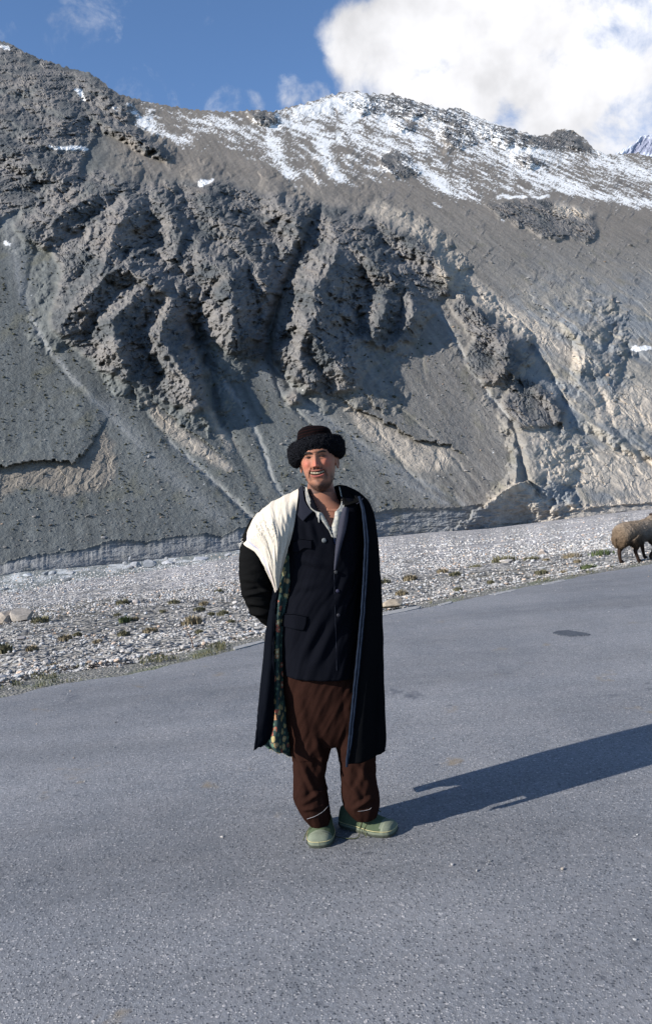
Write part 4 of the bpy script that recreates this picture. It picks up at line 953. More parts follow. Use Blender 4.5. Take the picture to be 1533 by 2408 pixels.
# head ------------------------------------------------------------
HS = np.array([.955, 1.0, 1.075])
hyaw, hroll = math.radians(-7), math.radians(-2.6)
RZ = np.array([[math.cos(hyaw), -math.sin(hyaw), 0], [math.sin(hyaw), math.cos(hyaw), 0], [0, 0, 1]])
RY = np.array([[math.cos(hroll), 0, math.sin(hroll)], [0, 1, 0], [-math.sin(hroll), 0, math.cos(hroll)]])
hp = math.radians(-3); RX_ = np.array([[1, 0, 0], [0, math.cos(hp), -math.sin(hp)], [0, math.sin(hp), math.cos(hp)]])
HR = RY @ RZ @ RX_
CHIN = M(757, 1153, -.035)
def H2W(P): return (np.asarray(P, float) * HS) @ HR.T + CHIN
def W2H(P): return ((np.asarray(P, float) - CHIN) @ HR) / HS
hz = [(.236, .004, .004, .006), (.228, .036, .040, .046), (.205, .060, .066, .075), (.18, .071, .081, .088), (.155, .0755, .089, .095), (.13, .0765, .089, .096), (.11, .0755, .0885, .093), (.09, .0705, .088, .086),
      (.07, .066, .0885, .076), (.05, .0615, .0885, .064), (.032, .054, .0865, .05), (.016, .042, .082, .035), (.005, .029, .075, .02), (-.002, .014, .066, -.02), (-.003, .003, .05, -.04)]
hz = np.array([(z, a, b, c) for z, a, b, c in hz])
zq = np.concatenate([np.linspace(.236, .205, 14)[:-1], np.linspace(.205, .0, 150), np.linspace(-.0005, -.003, 8)])
prof = [np.interp(zq, hz[::-1, 0], hz[::-1, k]) for k in (1, 2, 3)]
k_ = np.ones(7) / 7
prof = [np.convolve(np.pad(p, 3, mode='edge'), k_, 'valid') for p in prof]
th = np.linspace(0, 2 * math.pi, 260, endpoint=False); ct, st = np.cos(th), np.sin(th)
ee = np.interp(zq, [0, .03, .07, .12, .236], [1.0, .96, .90, .90, 1.0])[:, None]
cx = np.sign(ct)[None] * np.abs(ct)[None] ** ee; sy = np.sign(st)[None] * np.abs(st)[None] ** ee
HV = np.stack([prof[0][:, None] * cx, np.where(sy < 0, prof[1][:, None], prof[2][:, None]) * sy, np.repeat(zq[:, None], 260, 1)], -1)
def ga(x, m, s): return np.exp(-((x - m) / s) ** 2)
def face_disp(x, z):
    ax = np.abs(x); d = 0 * x
    nz = np.clip((.139 - z) / (.139 - .093), 0, 1); w_ = .0082 + .0048 * nz
    d += np.where((z < .139), (.003 + .0215 * nz ** 1.15) * np.exp(-(x / w_) ** 2) * sstep(.0835, .0915, z), 0)          # nose
    d += .0105 * ga(ax, .0150, .0065) * ga(z, .0900, .0070) - .004 * ga(ax, .020, .004) * ga(z, .0885, .007)                    # wings
    d -= .0065 * ga(ax, .0075, .0035) * ga(z, .0835, .0028)
    d += .0055 * ga(z, .1475, .0075) * np.exp(-(ax / .05) ** 4) + .002 * ga(x, 0, .012) * ga(z, .146, .01)             # brow
    d -= .0095 * ga(ax, .0300, .0145) * ga(z, .1270, .0105)                                                            # sockets
    d += .0052 * ga(ax, .0315, .0125) * ga(z, .1225, .0048) + .0046 * ga(ax, .0315, .0135) * ga(z, .1330, .0048)               # lids
    d -= .0022 * ga(ax, .0315, .0120) * ga(z, .1278, .0016)
    d -= .0020 * ga(ax, .032, .014) * ga(z, .1165, .0022)
    d += .0082 * ga(ax, .0420, .0150) * ga(z, .1020, .0140)                                                            # cheeks
    q = np.clip((.088 - z) / .038, 0, 1); fx = .0185 + .0200 * q ** .8
    d -= .0068 * ga(ax, fx, .0036) * sstep(.042, .052, z) * (1 - sstep(.084, .096, z))                                 # smile furrow
    q2 = np.clip((.10 - z) / .07, 0, 1); d -= .0022 * ga(ax, .052 - .004 * q2, .0028) * sstep(.03, .05, z) * (1 - sstep(.085, .1, z))
    d += .0050 * ga(z, .0740, .0100) * np.exp(-(ax / .033) ** 2)                                                       # muzzle
    zm = .0640 + .0055 * (ax / .03) ** 2                                                                                # smiling mouth line
    mo_ = np.exp(-(ax / .0325) ** 6)
    d += .0040 * mo_ * ga(z, zm + .0100, .0026) + .0062 * mo_ * ga(z, zm - .0098, .0040)
    d -= .0110 * np.exp(-(ax / .0310) ** 8) * np.exp(-((z - zm) / .0072) ** 4)
    d -= .0036 * ga(z, .0420, .0050) * ga(x, 0, .022)
    d += .0075 * ga(z, .0180, .0125) * ga(x, 0, .020)                                                                  # chin
    d -= .0028 * ga(ax, .060, .012) * ga(z, .065, .02)                                                                 # hollow of the cheek
    return d
front = np.clip(-sy, 0, 1) ** .7
dd_ = face_disp(HV[..., 0], HV[..., 2]) * np.clip(front * 1.25, 0, 1)
HV[..., 1] -= dd_
hV = H2W(HV.reshape(-1, 3)); hF = grid_faces(len(zq), 260, wrap=True)
i0 = len(hV); hV = np.concatenate([hV, H2W([[0, 0, .2365]]), H2W([[0, -.015, -.003]])]); a = np.arange(260); b = (a + 1) % 260
hF = np.concatenate([hF, np.stack([a * 0 + i0, b, a, a], 1), np.stack([a * 0 + i0 + 1, (len(zq) - 1) * 260 + a, (len(zq) - 1) * 260 + b, (len(zq) - 1) * 260 + b], 1)])
def ear(sx):
    V, F = ico(4); V = V * np.array([.0070, .015, .028]); y = V[:, 1] / .017; z = V[:, 2] / .031; rr = np.hypot(y, z)
    V[:, 0] *= 1 - .75 * np.exp(-(rr / .62) ** 4) * .9; V[:, 0] += .004 * rr ** 2; V[:, 1] *= 1 + .18 * z
    a_ = .42; Y = V.copy(); Y[:, 0] = V[:, 0] * math.cos(a_) + V[:, 1] * math.sin(a_); Y[:, 1] = -V[:, 0] * math.sin(a_) + V[:, 1] * math.cos(a_)
    Y[:, 0] *= sx; Y += np.array([sx * .0790, .006, .103]); return H2W(Y), tri4(F)
neckr = [(728, 1118, 780, 1112, .030, .07), (724, 1138, 783, 1136, .040, .07), (721, 1160, 789, 1158, .052, .07), (716, 1178, 796, 1176, .062, .075), (704, 1194, 812, 1190, .078, .085), (680, 1212, 838, 1208, .105, .10), (662, 1240, 852, 1236, .123, .11), (668, 1290, 846, 1286, .128, .11), (675, 1340, 838, 1338, .125, .1), (690, 1370, 820, 1370, .10, .08)]
neck = loft(neckr, 60, 64, .95, dy0=-.005)
def M3(l): return np.array([M(p[0], p[1], p[2]) for p in l])
scm1 = tube(M3([(727, 1128, -.03), (738, 1160, -.055), (752, 1190, -.085)]), [.005, .006, .005], 10); scm2 = tube(M3([(785, 1126, -.03), (780, 1160, -.055), (768, 1190, -.085)]), [.005, .006, .005], 10)
clav1 = tube(M3([(755, 1200, -.088), (725, 1204, -.092), (690, 1208, -.07)]), [.010, .0085, .008], 10); clav2 = tube(M3([(768, 1200, -.088), (795, 1202, -.09), (830, 1202, -.06)]), [.010, .0085, .008], 10)
BV, BF, BN = voxel_union([(hV, hF), ear(-1), ear(1), neck, clav1, clav2], .0019, 1)
# lower body, arms and hands (under the clothes)
torso = loft([(690, 1300, 832, 1300, .09, .08), (695, 1400, 825, 1400, .085, .08), (690, 1500, 830, 1500, .09, .085), (692, 1570, 832, 1570, .09, .09), (705, 1640, 830, 1640, .08, .08)], 30, 32)
lgl = loft([(700, 1600, 765, 1600, .07, .07), (706, 1700, 768, 1700, .06, .06), (712, 1800, 758, 1800, .05, .05), (718, 1870, 762, 1870, .045, .05), (730, 1930, 764, 1930, .03, .035)], 30, 24)
lgr = loft([(770, 1600, 832, 1600, .07, .07), (785, 1700, 850, 1700, .06, .06), (810, 1800, 866, 1800, .05, .05), (820, 1870, 870, 1870, .045, .05), (832, 1915, 868, 1915, .03, .035)], 30, 24)
arml = tube(M3([(690, 1215, .0), (640, 1230, .0), (612, 1290, .01), (604, 1360, .02), (612, 1405, .03), (650, 1445, .10), (700, 1470, .16), (735, 1480, .17)]), [.05, .05, .045, .04, .04, .035, .028, .026], 16)
armr = tube(M3([(830, 1215, .0), (855, 1235, .0), (862, 1290, .01), (866, 1360, .02), (860, 1400, .03), (830, 1440, .10), (790, 1465, .16), (750, 1490, .19)]), [.05, .04, .038, .035, .035, .033, .028, .026], 16)
def hand(base, d, up, s):
    d = np.array(d, float); d /= np.linalg.norm(d); up = np.array(up, float); up -= d * (up @ d); up /= np.linalg.norm(up); sd = np.cross(d, up) * s
    base = np.array(base); ps = [blob(base + d * .045, (.05, .014, .04), np.stack([d, up, sd], 1), 2)]
    for k, (ln, off) in enumerate([(.072, -.030), (.08, -.010), (.076, .010), (.06, .029)]):
        p0 = base + d * .085 + sd * off; p1 = p0 + d * ln * .42 - up * .004; p2 = p1 + d * ln * .30 - up * .014; p3 = p2 + d * ln * .18 - up * .020
        ps.append(tube([base + d * .06 + sd * off, p0, p1, p2, p3], [.009, .0095, .009, .008, .006], 8))
    t0 = base + d * .02 - sd * .032; ps.append(tube([base + d * .02 - sd * .02, t0, t0 + d * .03 - sd * .018, t0 + d * .055 - sd * .016 - up * .008], [.012, .012, .010, .007], 8)); return ps
hl = hand(M(735, 1480, .17), (1, .1, -.15), (0, 1, 0), 1); hr_ = hand(M(750, 1490, .20), (-1, .1, -.2), (0, 1, 0), -1)
LV, LF, _ = voxel_union([torso, lgl, lgr, arml, armr], .006, 2)
HVv, HFf, _ = voxel_union(hl + hr_, .0028, 1)
def bodycol(P):
    q = W2H(P); x, y, z = q.T; ax = np.abs(x); fr = sstep(.03, -.03, y) 
    c = np.tile(C(.262, .116, .070), (len(P), 1))
    n = fbm(x * 90, z * 90 + y * 60, 3, 5)[:, None]; c = c * (1 + .10 * n)
    def mixc(c, col, w): return c * (1 - w[:, None]) + np.array(col) * w[:, None]
    inh = (z > -.01) * fr
    c = mixc(c, (.40, .115, .075), inh * np.clip(.75 * ga(ax, .044, .020) * ga(z, .102, .020) + .8 * ga(x, 0, .014) * ga(z, .098, .018), 0, 1))      # ruddy cheeks and nose
    st_ = inh * np.clip(sstep(.034, .014, z - .55 * ax * 0 - .10 * ax) * .95 + .80 * ga(z, .0375, .008) * ga(x, 0, .011) + .85 * ga(z, .0795, .0045) * np.exp(-(ax / .030) ** 4) + .75 * ga(ax, .035, .007) * sstep(.082, .07, z) * sstep(.03, .05, z) + .85 * sstep(.042, .056, ax) * sstep(.078, .040, z), 0, 1)
    nz = .80 + .35 * fbm(x * 260, z * 260, 2, 9); c = mixc(c, (.034, .020, .016), np.clip(st_ * nz * 1.15, 0, .92))                                            # moustache, beard shadow
    zm = .0640 + .0055 * (ax / .03) ** 2
    c = mixc(c, (.34, .085, .075), inh * np.exp(-(ax / .029) ** 8) * np.clip(ga(z, zm - .0100, .0042) + .7 * ga(z, zm + .0092, .0026), 0, 1) * .85)
    c = mixc(c, (.035, .010, .008), inh * np.exp(-(ax / .0305) ** 10) * np.exp(-((z - zm) / .0078) ** 6))
    c = mixc(c, (.16, .062, .038), inh * .75 * np.clip(ga(ax, .030, .014) * ga(z, .1283, .0045), 0, 1))
    c = mixc(c, (.10, .042, .03), inh * .7 * ga(ax, .0075, .0040) * ga(z, .0842, .0030))
    c = mixc(c, (.030, .018, .014), inh * np.clip(1.1 * ga(ax, .0315, .0135) * ga(z, .1283 - .02 * (ax - .03), .0024), 0, 1) * .95)
    c = mixc(c, (.012, .010, .010), sstep(.0, .03, y) * sstep(.06, .10, z) * .9 + sstep(.150, .165, z))                                                  # hair under the hat
    c = mixc(c, (.26, .115, .07), (z < -.012) * 1.0)
    return np.clip(c, .008, .9)
AV = np.concatenate([BV, LV, HVv]); AF = np.concatenate([BF, LF + len(BV), HFf + len(BV) + len(LV)])
m_skin = mat_new('weathered_skin', rough=.62, spec=.2); g = MG(m_skin); g.base(g.attr()); n = g.noise(170, 3, .6); g.bump(n, .25, .001)
m_skin.node_tree.nodes['Principled BSDF'].inputs['Subsurface Weight'].default_value = .06; m_skin.node_tree.nodes['Principled BSDF'].inputs['Subsurface Radius'].default_value = (.01, .004, .002)
mp_obj('body', AV, AF, m_skin, col=bodycol(AV))
# teeth, eyes, eyebrows
tp = []
for k in range(-4, 5):
    xx = k * .0064 ; z0 = .0655 + .0055 * (xx / .03) ** 2
    bx_ = np.array([(sx, sy_, sz_) for sx in (-.0027, .0027) for sy_ in (-.0025, .0025) for sz_ in (-.0038, .0038)]) + np.array([xx, -.0855 + .9 * xx * xx / .03 * .3, z0])
    V, F = ico(2); V = V * np.array([.0031, .0030, .0045]); tp.append((H2W(V + np.array([xx, -.0868 + .010 * (xx / .024) ** 2, z0])), F))
V, F = join(tp); mp_obj('teeth', V, F, mat_new('teeth', (.42, .345, .23), .5, spec=.5))
for s in (-1, 1):
    V, F = ico(3); V = V * np.array([.0105, .005, .0022]); mp_obj('eye', H2W(V + np.array([s * .0312, -.0832, .1283])), F, mat_new('dark_eye', (.025, .015, .012), .2, spec=.5))
    e_ = [(s * .012, -.0940, .1415), (s * .022, -.0935, .1450), (s * .036, -.0885, .1458), (s * .049, -.078, .1410)]
    V, F = tube(H2W(e_), [.0026, .0040, .0034, .0012], 8); mp_obj('eyebrow', V, F, mat_new('eyebrow_hair', (.012, .010, .009), .8))
# hat -------------------------------------------------------------
m_fur = mat_new('black_lambskin', (.009, .0095, .011), .75, spec=.02); g = MG(m_fur); v_ = g.vor(210); n_ = g.noise(120, 4, .7); g.base(g.ramp(g.math('ADD', v_, g.math('MULTIPLY', n_, .3)), [(.2, (.002, .002, .0025)), (.8, (.010, .0105, .013))])); g.bump(g.math('ADD', v_, n_), 1.0, .006)
hat_c = M(742, 1047, .008)
hroll2 = math.radians(-3.5); HT = np.array([[math.cos(hroll2), 0, math.sin(hroll2)], [0, 1, 0], [-math.sin(hroll2), 0, math.cos(hroll2)]])
t1 = np.linspace(0, 2 * math.pi, 220, endpoint=False); t2 = np.linspace(0, 2 * math.pi, 60, endpoint=False); A1, A2 = np.meshgrid(t1, t2, indexing='ij')
hx, hy = .093, .099
lob = 1 + .10 * np.cos(A1) ** 2
ro = .0255 * lob; rz_ = .044 * (1 + .12 * np.cos(A1) ** 2) * (1 - .12 * np.sin(A1) * (np.sin(A1) < 0) * -1)
cu = fbm(A1 * 17, A2 * 6, 3, 61) * .0045 + .004 * ridged(A1 * 30, A2 * 9, 2, 62) + .004 * fbm(A1 * 4, A2 * 2, 2, 63)
rx_ = ro * np.cos(A2) + cu * np.cos(A2); zz = rz_ * np.sin(A2) + cu * np.sin(A2) - .020 * np.cos(A1) ** 2 - .012 * np.clip(-np.cos(A1), 0, 1) ** 2
G = np.stack([(hx + rx_) * np.cos(A1), (hy + rx_) * np.sin(A1), zz], -1)
FVv = G.reshape(-1, 3) @ HT.T + hat_c
idx = np.arange(220 * 60).reshape(220, 60); i2 = np.roll(idx, -1, 0); FF = np.stack([idx, np.roll(idx, -1, 1), np.roll(i2, -1, 1), i2], -1).reshape(-1, 4)[:, ::-1]
# crown
tz = np.linspace(0, 1, 40); cr = []
for t in tz:
    if t < .55: z = -.01 + .058 * t / .55; s = 1.03 - .13 * (t / .55) ** 2
    else: u_ = (t - .55) / .45; z = .048 + .034 * math.sin(u_ * math.pi / 2); s = max(.001, .90 * math.cos(u_ * math.pi / 2) ** .85)
    a_ = np.linspace(0, 2 * math.pi, 90, endpoint=False); wv_ = 1 + .02 * np.sin(a_ * 3 + t * 4) + .012 * np.sin(a_ * 7)
    cr.append(np.stack([.079 * s * wv_ * np.cos(a_), .095 * s * wv_ * np.sin(a_), np.full(90, z) - .003 * np.cos(a_) * t], -1))
cr = np.array(cr).reshape(-1, 3)
g = MG(m_hat); z_ = g.n('ShaderNodeSeparateXYZ'); g.l(g.co((1, 1, 1)), z_.inputs[0]); wv2 = g.n('ShaderNodeTexWave', wave_type='BANDS', bands_direction='Z'); g.l(g.co((1, 1, 1), (.10, .10, 0)), wv2.inputs[0]); wv2.inputs['Scale'].default_value = 26; wv2.inputs['Distortion'].default_value = 1.2; wv2.inputs['Detail'].default_value = 2
n_ = g.noise(90, 3, .6); g.base(g.mix(g.ramp(wv2.outputs['Fac'], [(.90, 0), (.97, .55)]), g.ramp(n_, [(.3, (.0020, .0015, .0018)), (.7, (.0050, .0036, .0038))]), (.026, .007, .005))); g.bump(n_, .6, .003)
hat = mp_obj('hat', cr @ HT.T + hat_c + np.array([.0, 0, .002]), grid_faces(40, 90, wrap=True), m_hat)
fb = mesh_np('fur_band', FVv, FF, m_fur); fb.parent = hat
# loose curls on the band
nc_ = 2600; ii = rng.integers(0, len(FVv), nc_); base = FVv[ii]; nn_ = base - hat_c; nn_[:, 2] *= .8; nn_ /= np.linalg.norm(nn_, axis=1)[:, None]
r3_ = rng.normal(size=(nc_, 3)) * .004; tip = base + nn_ * rng.uniform(.003, .008, nc_)[:, None] + r3_; sd_ = rng.normal(size=(nc_, 3)); sd_ /= np.linalg.norm(sd_, axis=1)[:, None]
V = np.stack([base - sd_ * .0016, base + sd_ * .0016, tip], 1).reshape(-1, 3)
fc = mesh_np('fur_curls', V, np.arange(nc_ * 3).reshape(-1, 3), m_fur, smooth=False); fc.parent = hat; fc['kind'] = 'stuff'
# trousers ---------------------------------------------------------
def folds(sd, a1, a2): return lambda t, th_: a1 * fbm(t * 5 + .6 * np.cos(th_) * 2, np.cos(th_) * 1.8 + np.sin(th_) * 1.1, 3, sd) + a2 * ridged(t * 13 + np.cos(th_) * 2.2, np.sin(th_) * 1.5 + t * 2, 2, sd + 3)
pel = loft([(680, 1520, 840, 1520, .11, .11), (667, 1575, 846, 1575, .118, .118), (668, 1620, 850, 1620, .118, .12), (671, 1670, 856, 1670, .112, .118), (678, 1715, 862, 1715, .10, .10), (700, 1745, 850, 1745, .07, .07)], 50, 80, .85)
ll = loft([(667, 1580, 772, 1580, .105, .11), (671, 1650, 778, 1650, .105, .11), (679, 1700, 782, 1700, .100, .105), (685, 1750, 777, 1752, .095, .10), (688, 1790, 770, 1792, .088, .095), (690, 1826, 763, 1826, .086, .09), (690, 1855, 769, 1850, .09, .09), (694, 1885, 773, 1875, .088, .088), (708, 1912, 776, 1900, .082, .08), (724, 1932, 777, 1918, .072, .068), (733, 1940, 776, 1928, .064, .062)], 120, 100, .92, folds(11, .007, .002))
lr = loft([(752, 1580, 850, 1580, .105, .11), (765, 1650, 858, 1650, .105, .11), (778, 1700, 868, 1700, .10, .105), (791, 1750, 880, 1755, .095, .10), (798, 1790, 882, 1785, .09, .095), (802, 1830, 885, 1826, .088, .09), (803, 1865, 890, 1858, .088, .09), (806, 1890, 893, 1885, .082, .085), (818, 1908, 889, 1904, .074, .078), (832, 1922, 884, 1916, .064, .066)], 120, 100, .92, folds(23, .007, .002))
TV, TF, TN = voxel_union([pel, ll, lr], .0045, 2)
# diagonal drag lines and bagging at knee and hem
X_, Y_ = proj(TV)
cre = 0
for (x1, y1, x2, y2, dpt, w_) in [(692, 1760, 748, 1880, .010, 7), (735, 1700, 765, 1830, .006, 8), (712, 1890, 772, 1850, .008, 6), (700, 1620, 735, 1760, .004, 12), (835, 1790, 880, 1860, .009, 8), (812, 1830, 850, 1885, .008, 7), (828, 1905, 885, 1870, .008, 6), (860, 1790, 845, 1850, .006, 7), (708, 1905, 760, 1898, .006, 5)]:
    dx, dy_ = x2 - x1, y2 - y1; t_ = np.clip(((X_ - x1) * dx + (Y_ - y1) * dy_) / (dx * dx + dy_ * dy_), 0, 1); d_ = np.hypot(X_ - x1 - t_ * dx, Y_ - y1 - t_ * dy_); cre = cre + dpt * np.exp(-(d_ / w_) ** 2) * np.sin(math.pi * np.clip(t_ * .9 + .05, 0, 1)) - dpt * .6 * np.exp(-((d_ - w_ * 1.6) / w_) ** 2) * np.sin(math.pi * t_)
cre = cre + .005 * ridged(X_ / 40 + Y_ / 90, Y_ / 160, 2, 131) * (Y_ < 1790) + .002 * fbm(X_ / 26, Y_ / 44, 2, 132)
TV = TV + TN * (cre * (TN[:, 1] < .2))[:, None]
trousers = mp_obj('trousers', TV, TF, m_trou)
# pale stitching of the turned-up hems
m_st = mat_new('pale_thread', (.26, .25, .25), .9)
def surf_line(pts, dyo, r, mat, name, parent, n=26, jit=0):
    a_ = interp_rows(pts, n); P = M(a_[:, 0], a_[:, 1], a_[:, 2] + dyo); V, F = tube(P, r, 6)
    o = mesh_np(name, V, F, mat); o.parent = parent
    return o
def child(o, parent):
    o.parent = parent; return o
def front_at(V, px, py, pad=.004):
    """depth offset of the nearest surface of V seen at (px, py)"""
    X, Y = proj(V); m_ = (np.abs(X - px) < 5) & (np.abs(Y - py) < 5)
    return (V[m_, 1].min() - D0 if m_.any() else -.08) - pad
def drape_line(V, pts, r, mat, name, parent, n=20, pad=.002):
    a_ = interp_rows(pts, n); P = np.array([M(x, y, front_at(V, x, y, pad)) for x, y in a_[:, :2]])
    P[1:-1, 1] = (P[:-2, 1] + P[1:-1, 1] + P[2:, 1]) / 3
    V2, F2 = tube(P, r, 6); o = mesh_np(name, V2, F2, mat); o.parent = parent; return o
drape_line(TV, [(722, 1926, 0), (740, 1920, 0), (760, 1908, 0), (775, 1892, 0)], .0009, m_st, 'hem_stitching', trousers)
drape_line(TV, [(842, 1908, 0), (858, 1906, 0), (872, 1900, 0), (872, 1899, 0)], .0008, m_st, 'hem_stitching', trousers)
# jacket -----------------------------------------------------------
def jfold(t, th_):
    return .007 * fbm(t * 4 + np.cos(th_), np.cos(th_) * 2 + np.sin(th_), 3, 71) + .004 * ridged(t * 7 + np.cos(th_) * 3.0, np.sin(th_) * 2, 2, 75)
JR = [(712, 1160, 800, 1158, .060, .08), (700, 1166, 822, 1164, .075, .09), (672, 1178, 848, 1176, .095, .10), (648, 1198, 858, 1192, .115, .11), (642, 1230, 862, 1220, .130, .12), (655, 1262, 862, 1255, .137, .125), (672, 1295, 860, 1290, .138, .125), (677, 1340, 856, 1335, .134, .12), (680, 1380, 850, 1378, .130, .118), (670, 1415, 848, 1412, .130, .118), (664, 1450, 848, 1448, .132, .12), (662, 1495, 848, 1492, .134, .12), (664, 1540, 848, 1538, .137, .125), (668, 1572, 846, 1574, .139, .128), (668, 1578, 845, 1580, .139, .128), (676, 1579, 838, 1581, .125, .118)]
# open V neck: cut the front of the loft away inside the V
JV, JF = loft(JR, 190, 200, .88, jfold, cap=False)
X_, Y_ = proj(JV); fr_ = JV[:, 1] < D0 - .01
vl = np.interp(Y_, [1140, 1205, 1262, 1300], [718, 748, 783, 786]); vr_ = np.interp(Y_, [1140, 1195, 1240, 1300], [800, 806, 796, 787])
inV = fr_ & (X_ > vl) & (X_ < vr_) & (Y_ < 1300)
JF = JF[~inV[JF].all(1)]
# wool drag lines over the belly
for (x1, y1, x2, y2, dpt, w_) in [(700, 1310, 770, 1335, .007, 8), (672, 1390, 760, 1370, .004, 9), (700, 1560, 775, 1420, .006, 12), (735, 1575, 790, 1450, .006, 11), (690, 1440, 700, 1400, .004, 6), (722, 1210, 742, 1290, .006, 7)]:
    dx, dy_ = x2 - x1, y2 - y1; t_ = np.clip(((X_ - x1) * dx + (Y_ - y1) * dy_) / (dx * dx + dy_ * dy_), 0, 1); d_ = np.hypot(X_ - x1 - t_ * dx, Y_ - y1 - t_ * dy_); JV[:, 1] -= fr_ * dpt * (np.exp(-(d_ / w_) ** 2) - .6 * np.exp(-((d_ - 1.7 * w_) / w_) ** 2)) * np.sin(math.pi * np.clip(t_, .02, .98))
jacket = mp_obj('jacket', JV, JF, m_jacket)
sdm = jacket.modifiers.new('thickness', 'SOLIDIFY'); sdm.thickness = .004; sdm.offset = -1
# overlapping front edge of the jacket
def jd(x, y, pad=.004): return front_at(JV, x, y, pad)
def jsheet(rows, name, mat, pad=.004, nr=14, nc=8, th=.004, parent=None, fold=None):
    rr = [[(x, y, jd(x, y, pad)) for x, y in r] for r in rows]
    o = sheet_px(rr, nr, nc, th=th, mat=mat, name=name, parent=parent or jacket, fold=fold)
    o.location = (0, 0, 0) if parent is None or parent is not man else o.location
    return o
drape_line(JV, [(786, 1300, 0), (786, 1340, 0), (787, 1400, 0), (789, 1470, 0), (791, 1530, 0), (792, 1577, 0)], .0022, m_coll, 'front_edge', jacket, n=60, pad=.0012)
for (x, y, r, c) in [(762, 1271, 6.4, (.16, .17, .17)), (790, 1346, 5.2, (.03, .032, .035)), (794, 1390, 5, (.028, .027, .06)), (796, 1447, 5, (.022, .022, .03))]:
    bp = M(x, y, jd(x, y, .007)); V, F = tube([bp + np.array([0, .003, 0]), bp + np.array([0, -.0005, 0]), bp + np.array([0, -.0015, 0]), bp + np.array([0, -.0005, 0]), bp + np.array([0, -.0004, 0])], np.array([1, 1, .8, .62, .02]) * r * .85 * PXM, 20)
    mb = mat_new('button', tuple(q * .6 for q in c), .6, spec=.3); o = mesh_np('button', V, F, mb); o.parent = jacket
jsheet([[(690, 1274), (708, 1270), (733, 1272)], [(688, 1284), (709, 1282), (734, 1284)], [(687, 1296), (700, 1299), (716, 1289), (734, 1291)]], 'pocket_flap', m_jacket, .007, 10, 14, .005)
jsheet([[(666, 1446), (692, 1446), (722, 1452)], [(665, 1458), (692, 1461), (721, 1466)], [(663, 1472), (690, 1479), (715, 1483)]], 'pocket_flap', m_jacket, .008, 10, 14, .006)
drape_line(JV, [(690, 1272, 0), (710, 1268, 0), (734, 1270, 0)], .0018, m_jacket, 'pocket_seam', jacket, pad=.005)
drape_line(JV, [(666, 1444, 0), (692, 1444, 0), (723, 1450, 0)], .0020, m_jacket, 'pocket_seam', jacket, pad=.006)
m_spot = mat_new('pale_paint_spot', (.30, .30, .30), .9)
for (x, y, w_, h_) in [(694, 1437, 5, 1.6), (700, 1438, 2.4, 1.2), (718, 1433, 1.2, 4), (722, 1452, 1.4, 5), (771, 1438, 1, 3), (744, 1448, 1, 2)]:
    V, F = blob(M(x, y, jd(x, y, .0035)), (w_ * PXM, .0015, h_ * PXM), sub=2); o = mesh_np('dry_spot', V, F, m_spot); o.parent = jacket
# collar and lapel
lc = sheet_px([[(713, 1142, -.045), (706, 1146, -.02), (702, 1150, 0)], [(714, 1160, -.07), (705, 1164, -.062), (697, 1172, -.045)], [(717, 1178, -.095), (706, 1186, -.098), (696, 1194, -.085)], [(727, 1195, -.122), (712, 1207, -.128), (702, 1214, -.12)], [(736, 1203, -.134), (724, 1214, -.14), (713, 1226, -.14)]], 30, 16, th=.005, mat=m_coll, name='collar', parent=jacket)
rc_ = sheet_px([[(798, 1140, -.02), (812, 1146, .0), (826, 1152, .02)], [(802, 1156, -.05), (820, 1160, -.04), (842, 1166, -.02)], [(806, 1176, -.085), (822, 1180, -.08), (852, 1172, -.05)], [(810, 1190, -.105), (824, 1186, -.105), (838, 1183, -.09)]], 24, 16, th=.005, mat=m_black, name='collar', parent=jacket)
drape = sheet_px([[(838, 1184, -.097), (848, 1178, -.085), (853, 1171, -.066)], [(839, 1185.5, -.097), (849, 1179.5, -.085), (854, 1172.5, -.066)]], 4, 10, th=.003, mat=m_lap, name='collar_edge', parent=jacket)
lp = sheet_px([[(806, 1196, -.115), (814, 1192, -.12), (820, 1196, -.115)], [(799, 1222, -.13), (809, 1218, -.137), (818, 1218, -.13)], [(795, 1248, -.14), (804, 1246, -.147), (813, 1246, -.142)], [(790, 1280, -.146), (797, 1280, -.152), (803, 1282, -.148)], [(787, 1318, -.15), (790, 1320, -.153), (793, 1322, -.15)], [(786, 1340, -.150), (787, 1341, -.152), (788, 1342, -.15)]], 44, 10, th=.004, mat=m_lap, name='lapel', parent=jacket)
# sleeve bent behind the back
sv = tube(M3([(640, 1212, -.01), (620, 1240, -.015), (608, 1275, -.02), (604, 1310, -.02), (603, 1350, -.018), (607, 1388, -.01), (620, 1424, .01), (646, 1448, .05), (684, 1460, .11), (720, 1466, .15)]), [.052, .066, .073, .075, .074, .072, .066, .058, .05, .045], 60)
SVv, SFf, SNn = voxel_union([sv, blob(M(625, 1240, -.01), (.06, .06, .06), sub=3)], .0042, 3)
X_, Y_ = proj(SVv); u_ = (X_ - 560) / 80; v2 = (Y_ - 1240) / 240
wr = 0
for (x1, y1, x2, y2, dpt, w_) in [(572, 1400, 640, 1388, .010, 5), (578, 1418, 636, 1424, .008, 5), (566, 1360, 620, 1368, .005, 6), (575, 1440, 640, 1446, .008, 6), (590, 1330, 640, 1350, .004, 8), (600, 1370, 642, 1400, .008, 6)]:
    dx, dy_ = x2 - x1, y2 - y1; t_ = np.clip(((X_ - x1) * dx + (Y_ - y1) * dy_) / (dx * dx + dy_ * dy_), 0, 1); d_ = np.hypot(X_ - x1 - t_ * dx, Y_ - y1 - t_ * dy_); wr = wr + dpt * (np.exp(-(d_ / w_) ** 2) - .6 * np.exp(-((d_ - 1.7 * w_) / w_) ** 2)) * np.sin(math.pi * np.clip(t_, .03, .97))
SVv += SNn * (wr + .003 * fbm(X_ / 30, Y_ / 16, 3, 88))[:, None]
